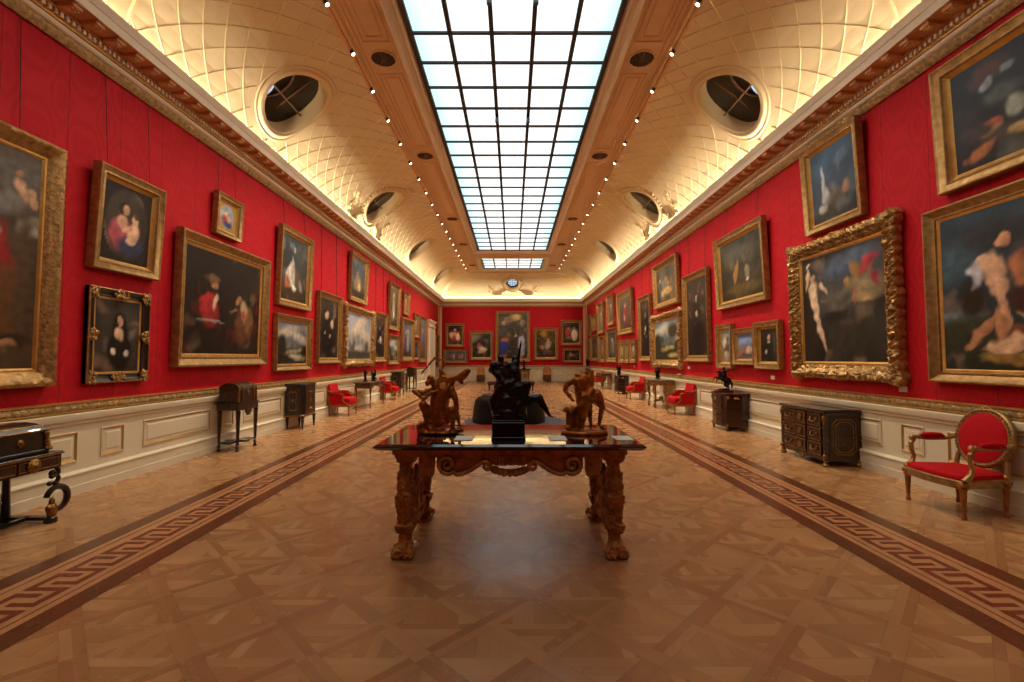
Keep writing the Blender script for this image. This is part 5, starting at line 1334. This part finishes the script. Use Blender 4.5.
# --- gilt console with heavy legs
t = thing('gilt_console', 'half-round grey-topped console table on thick carved gilt legs, right wall', 'table', (4.58, 14.25, 0), RIGHT)
def dplan(a, b, n=14): return [(a, .22)]+[(a*math.cos(PI*k/n), .12-b*math.sin(PI*k/n)) for k in range(n+1)]+[(-a, .22)]
b = MB(); b.loft([[(x, y, .82) for x, y in dplan(.66, .58)], [(x, y, .83) for x, y in dplan(.68, .60)], [(x, y, .85) for x, y in dplan(.68, .60)], [(x, y, .858) for x, y in dplan(.665, .585)]], 0, True, True); b.build('top', 'marble', t)
b = MB(); b.prism(dplan(.61, .53), .68, .82); b.build('apron', 'giltcarved', t)
blob('apron_mask', 'gilt', [('e', (0, -.42, .73), (.07, .05, .08)), ('e', (-.33, -.31, .72), (.08, .05, .06)), ('e', (.33, -.31, .72), (.08, .05, .06)), ('c', (-.3, -.32, .68), (-.05, -.41, .64), .03, .03), ('c', (.3, -.32, .68), (.05, -.41, .64), .03, .03)], .012, t, .015, 40)
for a_ in (-.98, -.45, .45, .98):
    x, y = .56*math.sin(a_*1.3), .10-.46*math.cos(a_*1.3)
    blob('leg', 'giltcarved', [('e', (x, y, .66), (.07, .07, .07)), ('c', (x, y, .64), (x*.98, y-.02, .50), .055, .05), ('c', (x*.98, y-.02, .50), (x*.9, y+.03, .34), .05, .035), ('c', (x*.9, y+.03, .34), (x*.92, y, .18), .032, .035), ('e', (x*.95, y, .12), (.055, .055, .05)), ('c', (x*.95, y, .12), (x, y, .03), .03, .045), ('e', (x, y, .53), (.06, .06, .05))], .011, t, .014, 40)
blob('stretcher', 'giltcarved', [('c', (-.50, -.04, .17), (0, .0, .22), .03, .035), ('c', (.50, -.04, .17), (0, .0, .22), .03, .035), ('e', (0, 0, .26), (.09, .07, .08)), ('c', (0, -.0, .2), (0, -.2, .17), .025, .025)], .011, t, .012, 40)

def statuette(label, loc, rz, h=.34, kind=0, mat='bronze'):
    t = thing('small_bronze', label, 'sculpture', loc, rz, 'small dark bronzes on side tables')
    s = h/.36
    b = MB(); b.lathe([(.07*s, 0), (.075*s, .008*s), (.06*s, .02*s), (.06*s, .035*s)], n=14); b.build('base', mat, t, True)
    P1 = [('c', (-.015, 0, .03), (-.02, 0, .16), .014, .024), ('c', (.025, 0, .03), (.01, 0, .16), .014, .024), ('c', (-.005, 0, .16), (0, 0, .27), .036, .042), ('e', (0, 0, .325), (.022, .024, .028)), ('c', (0, 0, .28), (0, 0, .31), .014, .014), ('c', (.035, 0, .27), (.07, 0, .21), .014, .011), ('c', (-.035, 0, .27), (-.06, 0, .33), .014, .009)]
    P2 = [('e', (0, 0, .09), (.06, .05, .07)), ('c', (0, 0, .12), (-.03, 0, .22), .045, .04), ('e', (-.05, 0, .27), (.026, .026, .03)), ('c', (.03, 0, .14), (.05, 0, .25), .03, .028), ('e', (.04, 0, .29), (.022, .022, .026)), ('c', (.0, 0, .2), (.07, 0, .16), .016, .012), ('c', (.05, 0, .25), (-.02, 0, .3), .014, .01), ('c', (-.04, 0, .21), (-.09, 0, .14), .014, .01), ('c', (.03, 0, .1), (.08, 0, .05), .026, .016)]
    pr = []
    for p in (P1, P2)[kind]:
        if p[0] == 'c': pr.append(('c', tuple(c*s for c in p[1]), tuple(c*s for c in p[2]), p[3]*s, p[4]*s))
        else: pr.append(('e', tuple(c*s for c in p[1]), tuple(c*s for c in p[2])))
    blob('figure', mat, pr, .009*s, t, .004, 40)
statuette('small black bronze group on the grey-topped gilt console, right wall', (4.50, 14.3, .859), 0, .40, 1)
statuette('small black bronze figure, left of two on the brown writing table', (-4.52, 14.15, .772), 0, .40, 0)
statuette('bulkier black bronze group, right of two on the brown writing table', (-4.42, 14.65, .772), 0, .42, 1)
statuette('black bronze group on the farther dark commode, right wall', (4.50, 19.5, .779), 0, .50, 1)
statuette('dark bronze figure on the long table against the far wall', (.74, YEND-.5, .80), 0, .62, 0)
statuette('dark bronze on the dado rail in the far right corner', (4.62, 28.4, 1.022), 0, .5, 1)

# --- brown serpentine writing tables
def writing_table(label, loc, rz, w=.76, top='walnut', lg_='walnut'):
    t = thing('writing_table', label, 'table', loc, rz, 'slender-legged side tables')
    def pl_(k): return [(x*k, y*k) for x, y in [(-w, .25), (w, .25), (w+.01, .0), (w, -.24), (w*.8, -.28), (w*.45, -.25), (0, -.31), (-w*.45, -.25), (-w*.8, -.28), (-w, -.24), (-w-.01, 0)]]
    b = MB(); b.loft([[(x, y, .74) for x, y in pl_(.98)], [(x, y, .75) for x, y in pl_(1.02)], [(x, y, .765) for x, y in pl_(1.02)], [(x, y, .771) for x, y in pl_(.99)]], 0, True, True); b.build('top', top, t)
    b = MB()
    poly = pl_(.93); n = len(poly)
    zl = [.60, .60, .62, .58, .60, .66, .60, .66, .60, .58, .62]
    b.loft([[(x, y, z) for (x, y), z in zip(poly, zl)], [(x, y, .742) for x, y in poly]], 0, True, True); b.build('apron', lg_, t)
    for x, y in ((-w*.9, .20), (w*.9, .20), (-w*.9, -.22), (w*.9, -.22)):
        l = MB(); sx = 1 if x > 0 else -1; sy = 1 if y > 0 else -1
        l.tube([(x, y, .70), (x+sx*.015, y+sy*.01, .60), (x, y, .45), (x-sx*.01, y, .25), (x, y, .08), (x+sx*.02, y+sy*.01, .015), (x+sx*.025, y+sy*.015, 0)], [.04, .04, .024, .017, .014, .018, .016], 8); l.build('leg', lg_, t, True)
    q = MB(); q.tube([(-.08, -.292, .66), (0, -.305, .645), (.08, -.292, .66)], .007, 6); q.build('drawer_handle', 'brass', t, True)
    return t
wt = writing_table('brown serpentine-topped writing table with two bronzes, left wall', (-4.46, 14.45, 0), LEFT)
c2 = copy_tree(wt, (4.5, 22.7, 0), RIGHT, 'dark slender-legged table between far commode and farthest tub armchair', wt['group'])

# --- casket on stand
def casket_stand():
    t = thing('casket_stand', 'x', 'stand', (0, 0, 0), 0, 'dark inlaid stands carrying caskets')
    w, d = .28, .18
    b = MB(); b.box(-w-.015, w+.015, -d-.015, d+.015, .755, .78, 0, .005); b.build('top', 'ebony', t)
    b = MB(); b.box(-w, w, -d, d, .655, .755); b.box(-.08, .08, -d-.006, -d+.02, .60, .66); b.box(-.04, .04, -d-.006, -d+.02, .56, .60); b.build('frieze', 'inlay', t)
    for sx in (-1, 1):
        for sy in (-1, 1):
            x, y = sx*(w-.03), sy*(d-.03)
            l = MB(); l.lathe([(.026, 0), (.032, .015), (.024, .04), (.014, .055), (.03, .075), (.03, .085), (.016, .10), (.018, .12)], x, y, 0, 10); l.lathe([(.024, .13), (.03, .3), (.040, .60), (.046, .62), (.036, .66)], x, y, 0, 4); l.build('leg', 'boulle', t)
    s = MB(); s.box(-w+.0, w-.0, -.05, .05, .118, .15); s.box(-.05, .05, -d+.0, d-.0, .118, .15); s.lathe([(.09, .115), (.10, .13), (.09, .152)], n=16)
    for sx in (-1, 1):
        for sy in (-1, 1): s.tube([(sx*(w-.03), sy*(d-.03), .135), (sx*.12, sy*.07, .135), (0, 0, .135)], .022, 6)
    s.build('stretcher', 'boulle', t)
    return t
def casket():
    t = thing('casket', 'x', 'casket', (0, 0, 0), 0, 'domed inlaid caskets')
    w, d = .255, .16
    b = MB(); b.box(-w, w, -d, d, 0, .20, 0, .006); b.build('body', 'inlay', t)
    l = MB(); rings = []
    for x in (-w-.006, w+.006): rings.append([(x, -(d+.006)*math.cos(PI*k/10), .20+.0+.11*math.sin(PI*k/10)**.8) for k in range(11)])
    l.loft(rings, 0, True, True); l.build('lid', 'inlay', t, True)
    m_ = MB()
    for x in (-.16, .16):
        m_.tube([(x, -d-.006, .01), (x, -d-.008, .20)]+[(x, -(d+.01)*math.cos(PI*k/8), .20+.115*math.sin(PI*k/8)**.8) for k in range(1, 8)], .012, 6)
    for sx in (-1, 1): m_.box(sx*(w-.012), sx*(w+.008), -d-.008, -d+.012, 0, .2)
    m_.build('strap', 'brass', t)
    q = MB(); q.ell((0, -d-.006, .15), (.03, .01, .04)); q.build('lock_plate', 'brass', t, True)
    return t
st = casket_stand(); st.location = (-4.56, 7.68, 0); st.rotation_euler = (0, 0, LEFT); st['label'] = 'dark inlaid four-legged stand under a casket, left wall right of near desk'
ck = casket(); ck.location = (-4.56, 7.68, .781); ck.rotation_euler = (0, 0, LEFT); ck['label'] = 'domed dark casket with brass straps on the nearer four-legged stand'
copy_tree(st, (-4.56, 20.85, 0), LEFT, 'farther four-legged stand under a casket, near the doorcase on the left', st['group'])
copy_tree(ck, (-4.56, 20.85, .781), LEFT, 'domed casket on the farther stand, left wall', ck['group'])

# --- side cabinets
def cabinet():
    t = thing('side_cabinet', 'x', 'cabinet', (0, 0, 0), 0, 'dark gilt-mounted cabinets on the left')
    w, d = .32, .19
    def pl_(k=1.0): return [(x*k, y*k) for x, y in [(-w, d), (w, d), (w, -d+.06), (w-.06, -d), (-w+.06, -d), (-w, -d+.06)]]
    b = MB(); b.prism(pl_(), .27, .90); b.build('body', 'ebony', t)
    tp = MB(); tp.loft([[(x, y, z) for x, y in pl_(k)] for k, z in ((1.0, .90), (1.06, .915), (1.07, .94), (1.04, .955))], 0, True, True); tp.build('top', 'ebony', t)
    ba = MB(); ba.loft([[(x, y, z) for x, y in pl_(k)] for k, z in ((1.0, .25), (1.04, .26), (1.04, .285), (1.0, .295))], 0, True, True); ba.build('base_moulding', 'brass', t)
    dd = MB(); dd.box(-w+.08, w-.08, -d-.012, -d, .32, .86, 0, .004); dr = dd.build('door', 'inlay', t)
    def cart(mb, cx, T, a=.09, bb=.19):
        mb.T = T
        pts = [(cx+(a-.022*math.cos(4*q))*math.cos(q), (bb-.03*math.cos(4*q))*math.sin(q)) for q in [2*PI*k/32 for k in range(32)]]
        mb.loft([[(x, y_, z+.59) for x, z in [(cx+(px_-cx)*k, pz*k) for px_, pz in pts]] for k, y_ in ((1.12, -.002), (1.10, -.010), (1.0, -.010), (.98, -.002))])
    q = MB(); cart(q, 0, Matrix.Translation((0, -d-.012, 0))); q.ell((0, -.006, .59), (.04, .01, .04)); q.build('gilt_cartouche', 'brass', dr)
    for sx in (-1, 1):
        e = MB(); e.box(sx*w, sx*(w+.008), -d+.09, d-.03, .32, .86); ep = e.build('end_panel', 'inlay', t)
        e2 = MB()
        pts = [((.075-.018*math.cos(4*a))*math.cos(a), (.20-.03*math.cos(4*a))*math.sin(a)) for a in [2*PI*k/32 for k in range(32)]]
        e2.add([(sx*(w+.010), .03+p[0], .59+p[1]) for p in pts], [tuple(range(32))]); e2.build('black_cartouche', 'ebony', ep)
        e3 = MB(); e3.loft([[(sx*(w+h_), .03+p[0]*k, .59+p[1]*k) for p in pts] for k, h_ in ((1.13, .006), (1.12, .016), (1.0, .016), (.98, .008))]); e3.ell((sx*(w+.012), .03, .60), (.008, .03, .035)); e3.build('gilt_border', 'brass', ep)
        for yy in (-d+.03, d-.03):
            l = MB(); l.lathe([(.012, 0), (.02, .01), (.016, .03), (.028, .16), (.034, .19), (.02, .205), (.04, .225), (.04, .25)], sx*(w-.04), yy, 0, 10); l.build('leg', 'ebony', t, True)
    return t
cb = cabinet(); cb.location = (-4.60, 10.06, 0); cb.rotation_euler = (0, 0, LEFT); cb['label'] = 'dark cabinet with black cartouche end panel, left wall between casket stand and tub armchair'
copy_tree(cb, (-4.60, 18.5, 0), LEFT, 'farther dark cabinet beyond the second tub armchair on the left', cb['group'])

# --- black and brass desk, cut off at the left edge, with a coffer on it
def desk():
    t = thing('ebony_desk', 'black and brass desk on scroll legs at left edge, cut off by the photo', 'desk', (-4.44, 3.72, 0), LEFT)
    w, d = .60, .24
    b = MB(); b.box(-w-.01, w+.01, -d-.015, d+.01, .618, .64, 0, .006); b.build('top', 'ebony', t)
    e = MB(); e.box(-w-.012, w+.012, -d-.018, -d-.01, .615, .628); e.box(w+.008, w+.014, -d-.015, d, .615, .628); e.build('brass_edge', 'brass', t)
    b = MB(); b.box(-w, w, -d, d, .49, .618); b.build('frieze', 'ebony', t)
    for x0, x1 in ((-w+.03, -.22), (-.2, .2), (.22, w-.03)):
        q = MB(); q.box(x0, x1, -d-.010, -d, .505, .605, 0, .003); dr = q.build('drawer', 'boulle', t)
        h = MB(); h.loft([[(x0+i, yy, .51+i), (x1-i, yy, .51+i), (x1-i, yy, .60-i), (x0+i, yy, .60-i)] for i, yy in ((0, -d-.010), (.002, -d-.014), (.008, -d-.014), (.01, -d-.010))]); h.build('brass_border', 'brass', dr)
    blob('mask_mount', 'brass', [('e', (w-.26, -d-.02, .555), (.055, .03, .06)), ('e', (w-.26, -d-.04, .55), (.02, .02, .03))]+[('e', (w-.26+.05*math.cos(a), -d-.018, .555+.055*math.sin(a)), (.014, .012, .014)) for a in [2*PI*k/12 for k in range(12)]], .006, t, .006, 80)
    for sx in (-1, 1):
        # front scroll legs
        x, y = sx*(w-.03), -d+.02
        l = MB()
        l.tube(spiral(x-sx*.03, .44, .012, .032, PI*1.1 if sx > 0 else -PI*.1, (PI*1.1-sx*0 - 2*PI*.9) if sx > 0 else (-PI*.1+2*PI*.9), 14, y)+[(x+sx*.02, y, .42), (x+sx*.03, y, .39), (x+sx*.015, y, .36), (x-sx*.01, y, .35)], .017, 8)
        l.tube([(x, y, .50), (x+sx*.02, y, .47), (x+sx*.025, y, .43)], .02, 8)
        l.ell((x-sx*.05, y, .355), (.025, .022, .022)); l.ell((x+sx*.005, y, .34), (.022, .024, .022))
        cx_, cz_ = x+sx*.02, .205
        l.tube([(cx_+sx*.10*math.cos(a), y, cz_+.105*math.sin(a)) for a in [math.radians(165-9.2*k) for k in range(31)]], [.022+.006*math.sin(PI*k/30) for k in range(31)], 8)
        l.lathe([(.045, 0), (.05, .012), (.045, .045), (.032, .055)], x-sx*.03, y, 0, 12)
        lg = l.build('scroll_leg', 'ebony', t, True)
        blob('gilt_bust', 'brass', [('c', (x-sx*.02, y, .06), (x-sx*.025, y, .13), .036, .046), ('e', (x-sx*.025, y, .19), (.026, .026, .034)), ('e', (x-sx*.06, y, .145), (.02, .018, .02)), ('c', (x-sx*.03, y, .21), (x-sx*.01, y, .24), .012, .006)], .006, lg, .006, 80)
        l = MB(); l.lathe([(.05, 0), (.052, .03), (.034, .045), (.036, .06), (.024, .42), (.034, .44), (.034, .49)], sx*(w-.05), d-.03, 0, 8); l.build('rear_leg', 'ebony', t)
    s = MB(); s.box(-w+.03, w-.03, d-.06, d-.02, .02, .055); s.box(-w+.03, w-.03, -.02, .02, .02, .05)
    for sx in (-1, 1): s.box(sx*(w-.08), sx*(w-.02), -d+.02, d-.02, .02, .05)
    s.build('stretcher', 'ebony', t)
    c = thing('ebony_coffer', 'black coffer with domed lid and brass corner mounts, standing on the desk at left edge', 'coffer', (-4.46, 3.70, .641), LEFT)
    c.scale = (1, 1, 1.14); w, d = .54, .19
    b = MB(); b.box(-w, w, -d, d, .03, .17, 0, .004); b.box(-w-.02, w+.02, -d-.02, d+.02, 0, .03, 0, .006); b.build('body', 'ebony', c)
    l = MB(); l.loft([[(-w*k, -d*k2, z), (w*k, -d*k2, z), (w*k, d*k2, z), (-w*k, d*k2, z)] for k, k2, z in ((1.03, 1.06, .17), (1.04, 1.08, .18), (1.0, 1.0, .195), (.96, .9, .215), (.92, .7, .235), (.9, .3, .245))], 0, True, True); l.build('lid', 'ebony', c)
    e = MB(); e.loft([[(-w*1.04-i, -d*1.08-i, z), (w*1.04+i, -d*1.08-i, z), (w*1.04+i, d*1.08+i, z), (-w*1.04-i, d*1.08+i, z)] for i, z in ((0, .172), (.004, .174), (.004, .181), (0, .184))]); e.loft([[(-w*.96, -d*.9-.002, .215), (w*.96, -d*.9-.002, .215), (w*.96, d*.9, .215), (-w*.96, d*.9, .215)], [(-w*.95, -d*.87, .222), (w*.95, -d*.87, .222), (w*.95, d*.87, .222), (-w*.95, d*.87, .222)]]); e.build('brass_edge', 'brass', c)
    for sx in (-1, 1):
        blob('corner_mount', 'brass', [('e', (sx*w, -d, .15), (.035, .03, .035)), ('c', (sx*w, -d, .14), (sx*(w+.01), -d-.01, .04), .022, .03), ('e', (sx*(w+.01), -d-.01, .03), (.04, .035, .02))], .007, c, .008, 60)
        q = blob('drawer_mount', 'brass', [('e', (sx*.32, -d-.006, .10), (.035, .014, .035)), ('e', (sx*.32, -d-.016, .10), (.014, .012, .018))], .006, c, .006, 80)
desk()

# --- far furniture
t = thing('ottoman', 'big round dark green draped ottoman with dull red top, behind the dark sculpture', 'ottoman', (-.09, 11.0, 0))
b = MB(); b.lathe([(.86, .006), (.87, .05), (.84, .3), (.80, .50), (.74, .575), (.64, .60)], n=36); b.build('skirt', 'greenleather', t, True)
b = MB(); b.lathe([(.64, .598), (.63, .63), (.58, .645), (.2, .65)], n=36); b.build('seat', 'redseat', t, True)
b = MB(); b.lathe([(1.2, .001), (1.2, .006)], n=40); o = b.build('grey_disc', 'mat'); tag(o, 'round grey disc on the parquet under the green ottoman', 'mat'); o.location = (.06, 11.0, 0)  # thin flat grey disc on the floor, wider than the ottoman

t = thing('long_bench', 'long low dark bench on turned legs, far beyond the ottoman', 'bench', (-.07, 21.3, 0))
b = MB(); b.box(-1.08, 1.08, -.25, .25, .32, .42, 0, .02); b.build('seat', 'redseat', t)
b = MB(); b.box(-1.06, 1.06, -.23, .23, .27, .32); b.build('rail', 'mahogany', t)
for x in (-1.0, -.33, .33, 1.0):
    for y in (-.19, .19):
        l = MB(); tapered_leg(l, x, y, 0, .30, .035, .02, 8); l.build('leg', 'mahogany', t, True)

t = thing('far_table', 'long dark-topped table against the middle of the far wall', 'table', (0, YEND-.5, 0))
b = MB(); b.box(-1.2, 1.2, -.3, .3, .75, .80, 0, .01); b.build('top', 'mahogany', t)
b = MB(); b.box(-1.1, 1.1, -.25, .25, .62, .75); b.build('apron', 'giltwood', t)
for x in (-1.02, 1.02):
    for y in (-.2, .2):
        l = MB(); tapered_leg(l, x, y, 0, .64, .05, .025, 8); l.build('leg', 'giltwood', t, True)

def tubseat(label, loc):
    t = thing('low_armchair', label, 'chair', loc, 0, 'small tan seats against the far wall')
    b = MB(); b.box(-.25, .25, -.24, .24, .06, .42, 0, .02); b.build('seat_box', 'walnut', t)
    for sx in (-1, 1):
        for sy in (-1, 1): l = MB(); l.box(sx*.19, sx*.23, sy*.18, sy*.22, 0, .07); l.build('leg', 'walnut', t)
    c = MB(); c.loft([[(x*k, y*k, z) for x, y in [(-.25, -.24), (.25, -.24), (.25, .2), (-.25, .2)]] for k, z in ((.96, .42), (1.0, .45), (.96, .49), (.7, .51))], 0, True, True); c.build('seat_cushion', 'tan', t, True)
    b = MB()
    rings = []
    for z, w_ in ((.46, .25), (.7, .25), (.85, .21), (.92, .13)):
        rings.append([(x, y, z) for x, y in [(-w_, .05), (-w_*.8, .17), (0, .20), (w_*.8, .17), (w_, .05), (w_, .13), (w_*.85, .24), (0, .26), (-w_*.85, .24), (-w_, .13)]])
    b.loft(rings, 0, True, True); b.build('backrest', 'tan', t, True)
    return t
ts = tubseat('small tan seat with brown base against the far wall, left of the long table', (-2.05, YEND-.45, 0))
copy_tree(ts, (2.22, YEND-.45, 0), 0, 'small tan seat with brown base against the far wall, right of the long table', ts['group'])

# ---------------------------------------------------------------- camera, world, view
cam = bpy.data.cameras.new('camera'); cam.sensor_fit = 'HORIZONTAL'; cam.sensor_width = 36; cam.lens = 36*460/1024
cam.shift_x = -.0005
co = bpy.data.objects.new('camera', cam); COL.objects.link(co)
co.location = (0, 0, EYE); co.rotation_euler = (PI/2+math.atan(17/460), 0, 0)
sc.camera = co
w = bpy.data.worlds.new('world'); w.use_nodes = True; w.node_tree.nodes['Background'].inputs[0].default_value = (.35, .45, .6, 1); w.node_tree.nodes['Background'].inputs[1].default_value = .0
sc.world = w
vs = sc.view_settings; vs.view_transform = 'Standard'; vs.look = 'None'; vs.gamma = 1; vs.use_curve_mapping = False
vs.exposure = EXPO
sc.display_settings.display_device = 'sRGB'
